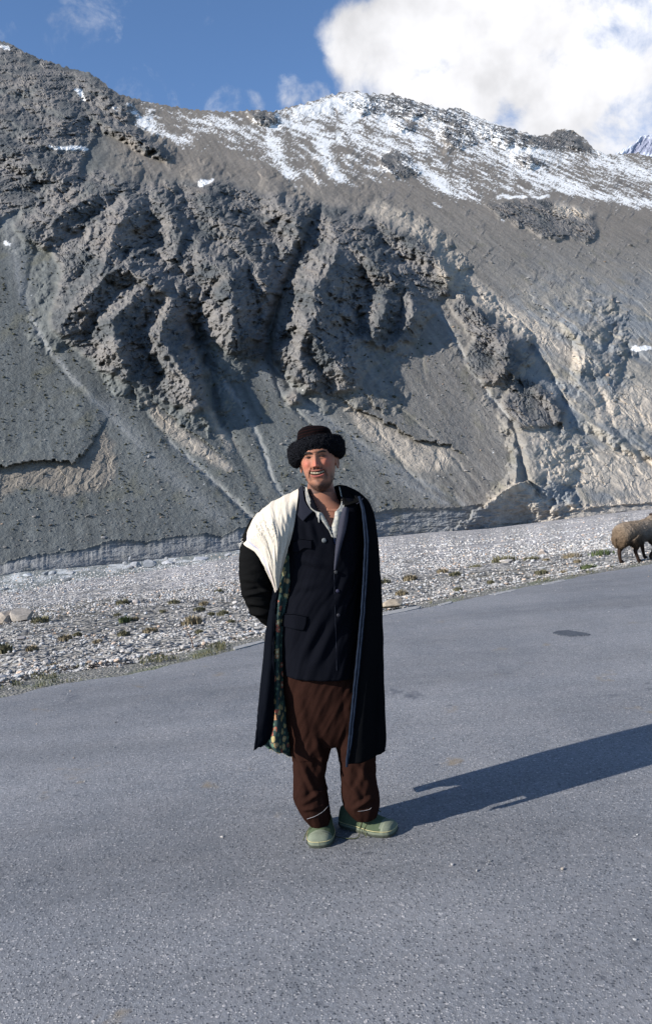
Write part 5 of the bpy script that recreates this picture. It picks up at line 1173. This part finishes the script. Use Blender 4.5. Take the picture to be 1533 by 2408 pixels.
o = mesh_np('sleeve', SVv, SFf, m_black); o.parent = jacket; o['label'] = 'black sleeve bent behind the back'
# shirt --------------------------------------------------------------
m_shirt = mat_new('checked_shirt', (.5, .48, .40), .85); g = MG(m_shirt); ck = g.co((1, 1, 1), (0, .2, 0)); br = []
for ax_ in ('X', 'Z'):
    w_ = g.n('ShaderNodeTexWave', wave_type='BANDS', bands_direction=ax_); g.l(ck, w_.inputs[0]); w_.inputs['Scale'].default_value = 15; br.append(g.ramp(w_.outputs['Fac'], [(.72, 0), (.85, 1)]))
g.base(g.mix(g.math('MULTIPLY', g.math('MAXIMUM', br[0], br[1]), .40), g.ramp(g.noise(30, 3), [(.3, (.27, .255, .205)), (.7, (.42, .395, .33))]), (.12, .13, .16)))
shirt = sheet_px([[(716, 1146, -.035), (722, 1146, -.045)], [(718, 1162, -.068), (726, 1164, -.07)], [(722, 1180, -.098), (733, 1182, -.098)], [(732, 1198, -.122), (744, 1200, -.118)], [(744, 1206, -.132), (752, 1208, -.13)]], 26, 8, th=.005, mat=m_shirt, name='shirt', parent=None)
def sh(rows, nr, nc, name, mat=m_shirt, th=.004): return sheet_px(rows, nr, nc, th=th, mat=mat, name=name, parent=None)
for args in [([[(742, 1203, -.134), (750, 1204, -.136), (757, 1206, -.13)], [(748, 1222, -.13), (758, 1220, -.136), (765, 1220, -.132)], [(762, 1240, -.132), (770, 1240, -.138), (776, 1242, -.134)], [(778, 1262, -.136), (782, 1263, -.14), (786, 1268, -.136)]], 30, 8, 'shirt_front'),
             ([[(748, 1206, -.136), (751, 1206, -.138)], [(748, 1218, -.138), (751, 1218, -.14)], [(749, 1229, -.14), (751.5, 1229, -.14)]], 12, 4, 'collar_tip'),
             ([[(797, 1144, -.03), (802, 1148, -.02)], [(801, 1162, -.06), (808, 1162, -.05)], [(803, 1180, -.09), (811, 1180, -.085)], [(797, 1194, -.112), (808, 1198, -.11)], [(790, 1202, -.122), (797, 1212, -.122)]], 26, 8, 'shirt_collar'),
             ([[(788, 1203, -.124), (795, 1202, -.126), (802, 1203, -.12)], [(786, 1220, -.124), (793, 1220, -.132), (801, 1222, -.126)], [(780, 1240, -.128), (788, 1240, -.136), (796, 1242, -.132)], [(776, 1262, -.132), (784, 1264, -.138), (792, 1266, -.136)]], 30, 8, 'shirt_front')]:
    rws, a1_, a2_, nm = args; o = sheet_px(rws, a1_, a2_, th=.004, mat=m_shirt, name=nm, parent=shirt)
mp_u = sheet_px([[(768, 1244, -.122), (780, 1240, -.126), (792, 1244, -.122)], [(772, 1262, -.128), (783, 1262, -.134), (795, 1262, -.13)], [(778, 1300, -.135), (786, 1302, -.138), (796, 1300, -.135)]], 16, 10, th=.003, mat=m_unders, name='undershirt', parent=None)
# coat worn over the shoulders -----------------------------------------
def cfold(sd, a1, fr=3): return lambda t, u: a1 * fbm(u * fr + .3 * t, t * 1.6, 3, sd)
coat_rows = []
for (y, xt, xr, f) in [(1152, 806, 824, -.01), (1162, 826, 845, -.04), (1178, 842, 863, -.08), (1202, 850, 875, -.115), (1235, 855, 882, -.135), (1275, 857, 887, -.148), (1320, 856, 890, -.152), (1370, 853, 894, -.15), (1430, 849, 897, -.15), (1500, 842, 899, -.15), (1570, 835, 900, -.152), (1640, 828, 902, -.155), (1700, 822, 904, -.158), (1750, 818, 904.5, -.16), (1797, 815, 903, -.16)]:
    last = y > 1780; yr = 1764 if last else y
    coat_rows.append([(xt, y, f), (xt + (xr - xt) * .38, y - (4 if last else 0), f + .005), (xt + (xr - xt) * .75, yr + (14 if last else 0), f + .045), (xr, yr, f + .13 if f < -.05 else .03), (xr - 4, yr - 4, .14 + .03 * sstep(1250, 1500, y) - .06 * sstep(1560, 1750, y)), (xr - 34, yr - 8, .2 + .05 * sstep(1250, 1500, y) - .11 * sstep(1560, 1750, y)), (780, min(yr, 1750) - 6, .225 + .03 * sstep(1250, 1500, y) - .11 * sstep(1560, 1750, y)), (720, min(yr, 1750) - 4, .22 + .02 * sstep(1250, 1500, y) - .10 * sstep(1560, 1750, y)), (672, min(yr, 1762), .17), (652, min(yr, 1770), .10)])
# shoulders: the top rows lie on the shoulder line
for k, (yb, xb) in enumerate([(1150, (780, 735, 706, 690)), (1160, (780, 728, 690, 668)), (1175, (780, 724, 676, 650)), (1200, (780, 722, 668, 640)), (1235, (780, 720, 664, 636))]):
    r = coat_rows[k]
    for j in range(4): r[6 + j] = (xb[j], yb + (0, 2, 8, 14)[j], r[6 + j][2] * (.45 + .12 * k))
    r[4] = (r[4][0], r[4][1], .04 + .02 * k); r[5] = (r[5][0], r[5][1], .08 + .03 * k)
coat = sheet_px(coat_rows, 160, 120, th=.010, mat=m_coat, name='coat', parent=None, fold=lambda t, u: .010 * fbm(u * 9 + .4 * t, t * 1.2, 3, 91) * sstep(.05, .3, t) + .004 * fbm(u * 20, t * 5, 3, 92))
# worn piping down the front edge
tr = [(844, 1168, -.09), (851, 1190, -.118), (856, 1230, -.146), (859, 1280, -.160), (857, 1330, -.163), (855, 1370, -.162), (851, 1430, -.162), (845, 1500, -.162), (838, 1570, -.164), (831, 1640, -.167), (824, 1710, -.170), (818, 1770, -.172), (815, 1803, -.170)]
for off, rr in ((0, .0055), (6, .0045)):
    a_ = interp_rows(tr, 150); a_[:, 0] += off * np.interp(np.linspace(0, 1, 150), [0, .15, .9, 1], [.3, 1, .9, .1]) + 1.3 * fbm(np.linspace(0, 22, 150), np.zeros(150) + off, 3, 95)
    P = M(a_[:, 0], a_[:, 1], a_[:, 2]); V, F = tube(P, rr * (1 + .3 * fbm(np.linspace(0, 30, 150), np.zeros(150) + off, 2, 96)), 8); o = mesh_np('piping', V, F, m_trim); o.parent = coat
# left front of the coat: navy band with its flowered lining turned out
o = sheet_px([[(664, 1335, -.075), (656, 1338, -.07), (650, 1345, -.05)], [(656, 1380, -.085), (650, 1382, -.08), (644, 1385, -.05)], [(648, 1440, -.09), (642, 1440, -.085), (636, 1440, -.05)], [(646, 1490, -.09), (637, 1488, -.085), (628, 1488, -.04)], [(645, 1560, -.09), (633, 1560, -.09), (621, 1560, -.04)],
              [(643, 1630, -.11), (628, 1632, -.13), (613, 1632, -.10)], [(640, 1690, -.12), (622, 1690, -.15), (606, 1690, -.14)], [(632, 1735, -.125), (614, 1745, -.18), (600, 1745, -.19)], [(622, 1748, -.13), (608, 1757, -.20), (598, 1764, -.22)]], 100, 26, th=.014, mat=m_band, name='coat_front', parent=coat, fold=lambda t, u: .006 * fbm(u * 3, t * 7, 3, 97))
m_lin = mat_new('flowered_lining', (.05, .12, .08), .85); g = MG(m_lin)
co_ = g.co((1, 1, 1)); v1 = g.vor(30, co=co_); vc_ = g.vor(30, co=co_, out='Color'); v2_ = g.vor(44, co=g.co((1, 1, 1), (0, .6, .3))); n_ = g.noise(60, 3, .6); n5 = g.noise(22, 3)
pet = g.math('ADD', v1, g.math('MULTIPLY', g.math('SUBTRACT', n_, .5), .55))
sep = g.n('ShaderNodeSeparateColor'); g.l(vc_, sep.inputs[0])
lc0 = g.mix(g.ramp(v2_, [(.25, 1), (.4, 0)]), (.022, .042, .038), (.085, .15, .095))
fl_ = g.mix(g.ramp(sep.outputs[0], [(.48, 0), (.56, 1)]), (.34, .27, .12), (.30, .09, .055)); fl_ = g.mix(g.ramp(pet, [(.10, 1), (.2, 0)]), fl_, (.48, .43, .26))
g.base(g.mix(g.ramp(pet, [(.36, 1), (.44, 0)]), lc0, fl_)); g.bump(n_, .5, .002)
sheet_px([[(684, 1296, -.085), (680, 1298, -.07), (672, 1306, -.05)], [(690, 1345, -.05), (675, 1342, -.075), (662, 1345, -.075)], [(686, 1400, -.03), (668, 1398, -.075), (651, 1400, -.078)], [(678, 1450, -.01), (662, 1448, -.07), (646, 1450, -.08)], [(672, 1510, .0), (658, 1510, -.06), (645, 1510, -.08)],
          [(672, 1570, .03), (658, 1570, -.05), (644, 1570, -.08)], [(676, 1630, .04), (660, 1630, -.05), (643, 1632, -.085)], [(684, 1680, .05), (662, 1678, -.06), (638, 1680, -.09)], [(692, 1730, .05), (660, 1728, -.07), (628, 1725, -.095)], [(694, 1764, .05), (660, 1758, -.075), (622, 1750, -.095)], [(692, 1780, .05), (664, 1772, -.07), (634, 1760, -.09)]],
         110, 50, th=.008, mat=m_lin, name='lining', parent=coat, fold=lambda t, u: .010 * np.sin(u * 14 + 2 * t) * sstep(.0, .2, t) + .006 * fbm(u * 6, t * 14, 3, 98))
# ragged threads at its hem
tp = []
for k in range(60):
    x = rng.uniform(634, 692); y = 1758 + (x - 634) * .36; p0 = M(x, y - 2, -.07 + .10 * (x - 634) / 58); p1 = p0 + np.array([rng.normal(0, .006), rng.normal(0, .004), -rng.uniform(.004, .02)]); tp.append(tube([p0, (p0 + p1) / 2 + rng.normal(0, .002, 3), p1], [.0011, .0009, .0005], 4))
V, F = join(tp); o = mesh_np('loose_threads', V, F, mat_new('cotton_thread', (.38, .33, .20), .9)); o.parent = coat; o['kind'] = 'stuff'
# white cloth over the shoulder ------------------------------------------
m_wh = mat_new('cream_cotton', rough=.9, spec=.1); g = MG(m_wh); n_ = g.noise(140, 4, .7, g.co((1, 1, .25))); n2_ = g.noise(12, 4, .6); g.base(g.mix(1, g.attr(), g.ramp(g.math('ADD', g.math('MULTIPLY', n_, .6), g.math('MULTIPLY', n2_, .4)), [(.3, .80), (.6, 1.0)]), 'MULTIPLY')); g.bump(n_, .5, .002)
sw = [[(712, 1185, .12), (680, 1200, .15), (645, 1225, .14), (615, 1255, .10), (604, 1270, .06)],
      [(708, 1160, .07), (684, 1170, .08), (650, 1188, .07), (615, 1212, .05), (596, 1238, .03)],
      [(704, 1150, .02), (684, 1160, .02), (652, 1178, .005), (612, 1204, -.01), (586, 1246, -.01)],
      [(702, 1166, -.06), (678, 1178, -.075), (645, 1194, -.085), (604, 1222, -.08), (574, 1270, -.03)],
      [(697, 1200, -.105), (674, 1208, -.13), (645, 1222, -.135), (610, 1250, -.125), (573, 1277, -.055)],
      [(689, 1245, -.12), (672, 1250, -.145), (650, 1262, -.155), (625, 1282, -.14), (600, 1297, -.10)],
      [(677, 1290, -.115), (667, 1296, -.14), (652, 1306, -.15), (636, 1320, -.14), (622, 1332, -.115)],
      [(664, 1335, -.10), (659, 1340, -.125), (652, 1346, -.13), (643, 1354, -.125), (636, 1362, -.11)],
      [(656, 1378, -.09), (654, 1382, -.10), (652, 1386, -.105), (650, 1390, -.10), (648, 1393, -.095)]]
sr_ = np.array([interp_rows(r, 130) for r in sw]); so_ = np.stack([interp_rows(sr_[:, j], 150) for j in range(130)], 1)
G = M(so_[..., 0], so_[..., 1], so_[..., 2]); t_ = np.linspace(0, 1, 150)[:, None]; u_ = np.linspace(0, 1, 130)[None]
wd_ = np.interp(t_, [0, .5, 1], [1, 1, .25])
fo_ = (.012 * ridged(u_ * 3.6 + .6 * t_ + .35 * fbm(t_ * 3, u_ * 2, 2, 5), t_ * 1.4, 2, 121) + .007 * fbm(u_ * 8, t_ * 2.6, 2, 122) + .0022 * fbm(u_ * 24, t_ * 9, 2, 123)) * wd_
G[..., 1] -= fo_ * sstep(.15, .4, t_); G[..., 2] += fo_ * .6 * (1 - sstep(.25, .5, t_))
cw = np.tile(C(.56, .495, .40), (150, 130, 1)); stp = ga(u_, .905, .016) * sstep(.25, .4, t_); cw = cw * (1 - .6 * stp[..., None]) + C(.22, .30, .55) * .6 * stp[..., None]; stp = ga(u_, .86, .03) * sstep(.25, .4, t_); cw = cw * (1 - .35 * stp[..., None]) + C(.62, .40, .38) * .35 * stp[..., None]
fray = (sstep(.05, .3, fbm(u_ * 45, t_ * 60, 2, 125)) * np.clip(ga(t_, .37, .10) * ga(u_, .62, .22) + ga(t_, .47, .10) * ga(u_, .45, .05), 0, 1))[..., None]; cw = cw * (1 - .7 * fray) + C(.16, .15, .14) * .7 * fray
G[..., 1] += .003 * fray[..., 0]
shawl = sheet(G, .005, m_wh, 'shoulder_cloth', None, cw)
tp = []
for k in range(70):
    if k < 42: p0 = M(rng.uniform(588, 640), 0, 0) * 0 + (lambda x: M(x, 1246 - (x - 586) * .80 + rng.uniform(-2, 16), -.04))(rng.uniform(590, 636))
    else: p0 = M(574 + rng.normal(0, 2), 1272 + rng.normal(0, 3), -.05)
    d_ = np.array([rng.normal(-.4, .8), -.5, rng.normal(.3, .8)]) if k < 42 else np.array([-.7 + rng.normal(0, .3), -.2, -.6 + rng.normal(0, .4)]); L_ = rng.uniform(.008, .022); tp.append(tube([p0, p0 + d_ * L_ * .5 + rng.normal(0, .003, 3), p0 + d_ * L_ + rng.normal(0, .005, 3)], [.0012, .0011, .0008], 4))
V, F = join(tp); o = mesh_np('fringe', V, F, mat_new('cream_thread', (.66, .62, .55), .9)); o.parent = shawl; o['kind'] = 'stuff'
# shoes --------------------------------------------------------------------
m_can = cloth('green_canvas', (.066, .085, .050), .9, weave=260, var=.3, big=16); m_rub = cloth('greyed_green_rubber', (.150, .165, .120), .8, weave=200, var=.25, big=20); m_sole = mat_new('dark_sole', (.05, .055, .04), .8); m_lace = mat_new('green_lace', (.06, .065, .03), .9); m_seam = mat_new('cream_welt', (.38, .33, .17), .8)
def shoe(toe_px, heel_dir, cap_side):
    T = on_road(*toe_px); T[2] = road_z(T[0], T[1]); ax = np.array(heel_dir, float); ax /= np.linalg.norm(ax); sd = np.array([-ax[1], ax[0]])
    def W(l, s, z): return np.stack([T[0] + ax[0] * l + sd[0] * s, T[1] + ax[1] * l + sd[1] * s, T[2] + z + 0 * l], -1)
    L = .275
    ls = np.linspace(0, 1, 60) ** 1.15; wdt = np.interp(ls, [0, .015, .05, .12, .25, .36, .5, .65, .8, .93, .985, 1], [.0004, .030, .043, .053, .059, .058, .050, .044, .043, .038, .022, .0004]); off = -.006 * cap_side * np.sin(ls * math.pi)
    hgt = np.interp(ls, [0, .03, .08, .18, .3, .42, .55, .7, .85, .97, 1], [.026, .044, .052, .057, .066, .080, .090, .094, .092, .080, .04])
    a_ = np.linspace(0, 2 * math.pi, 48, endpoint=False)
    V = []
    for i in range(60):
        c, s_ = np.cos(a_), np.sin(a_); yy = np.sign(c) * np.abs(c) ** .8 * wdt[i] * np.where(s_ > 0, 1 - .42 * (np.clip(s_, 0, 1)) ** 1.5 * (hgt[i] > .055), 1); zz_ = np.where(s_ > 0, .022 + (hgt[i] - .022) * np.abs(s_) ** .85, .022 - .020 * np.abs(s_) ** .35)
        V.append(W(np.full(48, ls[i] * L) , yy + off[i], zz_ + .003 * fbm(c * 3 + ls[i] * 14, s_ * 3, 2, 15) * (s_ > .2) * (ls[i] > .2)))
    V = np.array(V); F = grid_faces(60, 48, wrap=True, flip=True)
    lf = np.repeat(ls, 48); zf = (V[..., 2] - T[2]).ravel(); rub = (zf < .026) | (lf < .17 + .03 * (zf > .035))
    col_i = rub[F].all(1).astype(int)
    o = mesh_np('shoe', V.reshape(-1, 3), F, mats=[m_can, m_rub], midx=col_i); o.parent = man; o.location = tuple(-root_loc)
    # sole, welt, tongue opening, laces
    out_ = np.concatenate([np.stack([ls * L, wdt + off], 1), np.stack([ls[::-1] * L, -wdt[::-1] + off[::-1]], 1)]); P = []
    for z, sc_ in ((.0, .96), (.010, 1.05), (.014, 1.05)): P.append(W((out_[:, 0] - L / 2) * (1 + (sc_ - 1) * .4) + L / 2, out_[:, 1] * sc_, np.full(len(out_), z)))
    P = np.array(P); nP = len(out_); F2 = grid_faces(3, nP, wrap=True, flip=True); so2 = mesh_np('sole', P.reshape(-1, 3), F2, m_sole); so2.parent = o
    for (za, zb, lmax) in ((.0275, .0275, 1.0),):
        sel = out_; V3, F3 = tube(np.concatenate([W(sel[:, 0], sel[:, 1] * 1.015, np.full(nP, za))]), .0016, 5); w_ = mesh_np('welt', V3, F3, m_seam); w_.parent = o
    cq = np.linspace(-1, 1, 15); V3, F3 = tube(W(.17 * L + .014 * cq ** 2, cq * .046, .049 - .020 * np.abs(cq) ** 3), .0014, 5); w_ = mesh_np('toe_seam', V3, F3, m_seam); w_.parent = o
    for k, l_ in enumerate((.36, .43, .50)):
        h_ = float(np.interp(l_, ls, hgt)); V3, F3 = tube(W(np.array([l_ + .01 * k, l_, l_ - .01]) * L, np.array([-.018, 0, .018]), np.array([h_ - .006, h_ + .002, h_ - .006])), .0022, 5); w_ = mesh_np('lace', V3, F3, m_lace); w_.parent = o
    return o, W, L
s1_, W1, L1 = shoe((751, 1996), (.05, 1.0), 1)
h1 = M3([(750, 1960, 0)])  # loose lace ends hang over the upper
def lace(pts, parent):
    a_ = interp_rows(pts, 24); V3, F3 = tube(a_, .0022, 5); w_ = mesh_np('loose_lace', V3, F3, m_lace); w_.parent = parent
lace([tuple(W1(np.array(.37 * L1), .004, .073)), tuple(W1(np.array(.30 * L1), .012, .066)), tuple(W1(np.array(.24 * L1), .004, .058)), tuple(W1(np.array(.22 * L1), -.006, .056))], s1_)
lace([tuple(W1(np.array(.38 * L1), .006, .075)), tuple(W1(np.array(.30 * L1), .035, .060)), tuple(W1(np.array(.27 * L1), .055, .040)), tuple(W1(np.array(.20 * L1), .070, .012))], s1_)
s2_, W2, L2 = shoe((930, 1962), (-.84, .54), -1)
lace([tuple(W2(np.array(.42 * L2), -.004, .082)), tuple(W2(np.array(.46 * L2), .04, .070)), tuple(W2(np.array(.50 * L2), .062, .030)), tuple(W2(np.array(.47 * L2), .09, .006)), tuple(W2(np.array(.62 * L2), .125, .006)), tuple(W2(np.array(.80 * L2), .128, .006))], s2_)
lace([tuple(W2(np.array(.40 * L2), .0, .082)), tuple(W2(np.array(.36 * L2), .045, .060)), tuple(W2(np.array(.42 * L2), .064, .030)), tuple(W2(np.array(.34 * L2), .085, .006))], s2_)
lace([tuple(W2(np.array(.42 * L2), .0, .083)), tuple(W2(np.array(.33 * L2), -.01, .088)), tuple(W2(np.array(.30 * L2), -.03, .072)), tuple(W2(np.array(.40 * L2), -.03, .085))], s2_)

# ------------------------------------------------------------------ the sheep at the verge
SL = on_road(1494, 1319); hd = math.radians(31)
sheep = empty('sheep', (float(SL[0]) + .02, float(SL[1]), float(road_z(SL[0], SL[1])) - .005), hd, 'brown woolly fat-tailed sheep walking away along the verge at the right edge', 'sheep')
sheep.scale = (.95, .95, .95)
def s_loft(rows, nr, na):
    """rows: x, z centre, half width (y), half height ; along x"""
    a = interp_rows([(r[0], r[1], *r[2:]) for r in rows], nr); th_ = np.linspace(0, 2 * math.pi, na, endpoint=False); V = []
    for r in a: V.append(np.stack([np.full(na, r[0]), r[2] * np.cos(th_), r[1] + r[3] * np.sin(th_)], -1))
    V = np.array(V).reshape(-1, 3); F = grid_faces(nr, na, wrap=True); i0 = len(V); V = np.concatenate([V, [[a[0, 0], 0, a[0, 1]]], [[a[-1, 0], 0, a[-1, 1]]]]); q = np.arange(na); p = (q + 1) % na
    return V, np.concatenate([F, np.stack([q * 0 + i0, q, p, p], 1), np.stack([q * 0 + i0 + 1, (nr - 1) * na + p, (nr - 1) * na + q, (nr - 1) * na + q], 1)])
bodyp = s_loft([(-.43, .44, .06, .08), (-.40, .45, .125, .14), (-.32, .47, .165, .165), (-.2, .475, .175, .17), (0, .465, .18, .175), (.18, .47, .17, .17), (.30, .49, .145, .16), (.38, .52, .11, .13), (.43, .54, .07, .08)], 50, 48)
rump = s_loft([(-.46, .37, .05, .06), (-.42, .38, .12, .12), (-.34, .40, .15, .14), (-.26, .42, .14, .13)], 20, 32)
neck_ = tube([(.30, 0, .52), (.40, 0, .58), (.48, 0, .64), (.53, 0, .67)], [.12, .105, .085, .07], 24)
head_ = tube([(.50, 0, .70), (.56, 0, .70), (.62, 0, .66), (.68, 0, .61), (.71, 0, .585)], [.055, .062, .052, .038, .026], 24)
th1 = tube([(-.28, .10, .42), (-.27, .105, .32), (-.25, .10, .24)], [.11, .085, .045], 20); th2 = tube([(-.22, -.10, .42), (-.16, -.105, .32), (-.13, -.10, .25)], [.11, .085, .045], 20)
sh1 = tube([(.25, .09, .45), (.25, .095, .33), (.26, .095, .25)], [.09, .07, .04], 20); sh2 = tube([(.25, -.09, .45), (.27, -.095, .33), (.28, -.095, .26)], [.09, .07, .04], 20)
legs = [tube([(-.26, .10, .30), (-.25, .10, .24), (-.30, .095, .185), (-.295, .095, .10), (-.285, .095, .05), (-.265, .095, .018), (-.245, .095, .0)], [.06, .046, .031, .025, .026, .029, .027], 16),
        tube([(-.16, -.10, .30), (-.12, -.10, .24), (-.155, -.095, .185), (-.115, -.095, .10), (-.095, -.095, .05), (-.07, -.095, .018), (-.05, -.095, .0)], [.06, .046, .031, .025, .026, .029, .027], 16),
        tube([(.25, .095, .30), (.26, .095, .22), (.27, .092, .17), (.285, .09, .09), (.295, .09, .05), (.315, .09, .018), (.33, .09, .0)], [.05, .037, .031, .024, .025, .028, .026], 16),
        tube([(.27, -.095, .30), (.31, -.095, .23), (.325, -.092, .19), (.27, -.09, .12), (.235, -.09, .09), (.215, -.09, .055), (.22, -.09, .035)], [.05, .037, .031, .024, .025, .027, .024], 16)]
ears = [blob((.525, s * .075, .70), (.018, .05, .024), sub=3) for s in (-1, 1)]
V, F, Nn_ = voxel_union([bodyp, rump, neck_, head_, th1, th2, sh1, sh2] + legs + ears, .0065, 2)
wool = sstep(.20, .30, V[:, 2]) * (1 - sstep(.36, .44, V[:, 0])) 
V += Nn_ * (wool * (.012 * fbm(V[:, 0] * 22, V[:, 2] * 14 + V[:, 1] * 16, 3, 51) + .010 * ridged(V[:, 0] * 30 + V[:, 1] * 20, V[:, 2] * 9, 2, 52)))[:, None]
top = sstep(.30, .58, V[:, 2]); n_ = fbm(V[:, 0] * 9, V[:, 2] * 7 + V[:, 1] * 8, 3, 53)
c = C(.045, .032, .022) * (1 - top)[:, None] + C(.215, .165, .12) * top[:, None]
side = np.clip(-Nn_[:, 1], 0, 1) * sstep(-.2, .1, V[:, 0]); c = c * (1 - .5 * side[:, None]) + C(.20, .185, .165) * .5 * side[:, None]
c = c * (1 + .35 * n_[:, None]); k = (1 - wool)[:, None]; c = c * (1 - k) + C(.035, .022, .016) * k; rs = (sstep(-.36, -.44, V[:, 0]) * sstep(.2, .3, V[:, 2]))[:, None]; c = c * (1 - .5 * rs) + C(.15, .10, .06) * .5 * rs; cl = (np.exp(-(V[:, 1] / .02) ** 2) * sstep(-.38, -.42, V[:, 0]) * sstep(.46, .40, V[:, 2]))[:, None]; c = c * (1 - .7 * cl)  # browner rump; the dark cleft below it is shade painted into the wool
m_w = mat_new('wool', rough=.95, spec=.08); g = MG(m_w); n2_ = g.noise(60, 4, .7); g.base(g.mix(1, g.attr(), g.ramp(n2_, [(.3, .6), (.7, 1.35)]), 'MULTIPLY')); g.bump(n2_, .8, .012)
o = mesh_np('body', V, F, m_w, col=np.clip(c, .01, .6)); o.parent = sheep
# shaggy locks
sel = np.where((wool > .6))[0]; nl = 9000; ii = rng.choice(sel, nl); b0 = V[ii]; nn_ = Nn_[ii]; dn_ = np.array([-.35, 0, -.8]); dr_ = nn_ * .8 + dn_ * .6 + rng.normal(0, .3, (nl, 3)); dr_ /= np.linalg.norm(dr_, axis=1)[:, None]; ln = rng.uniform(.012, .030, nl)[:, None]
sdv = np.cross(dr_, nn_) + rng.normal(0, .1, (nl, 3)); sdv /= np.linalg.norm(sdv, axis=1)[:, None]; VV = np.stack([b0 - sdv * .0022, b0 + sdv * .0022, b0 + dr_ * ln], 1).reshape(-1, 3); cc2 = np.repeat(np.clip(c[ii] * rng.uniform(.7, 1.4, (nl, 1)), .01, .6), 3, 0)
o = mesh_np('fleece', VV, np.arange(nl * 3).reshape(-1, 3), m_w, col=cc2, smooth=False); o.parent = sheep; o['kind'] = 'stuff'
m_hf = mat_new('hoof', (.02, .016, .014), .6)
for (x, y, z) in [(-.24, .095, .012), (-.045, -.095, .012), (.335, .09, .012), (.222, -.09, .03)]:
    Vh, Fh = tube([(x, y, z + .022), (x + .006, y, z), (x + .01, y, z - .012)], [.018, .024, .027], 14); i0 = len(Vh); Vh = np.concatenate([Vh, [[x + .01, y, z - .012]]]); q = np.arange(14); Fh = np.concatenate([Fh, np.stack([q * 0 + i0, 28 + q, 28 + (q + 1) % 14, 28 + (q + 1) % 14], 1)])
    o = mesh_np('hoof', Vh, Fh, m_hf); o.parent = sheep
for s in (-1, 1):
    Ve, Fe = blob((.60, s * .048, .70), (.009, .006, .009), sub=2); o = mesh_np('eye', Ve, Fe[:, :3], mat_new('sheep_eye', (.015, .01, .008), .2)); o.parent = sheep
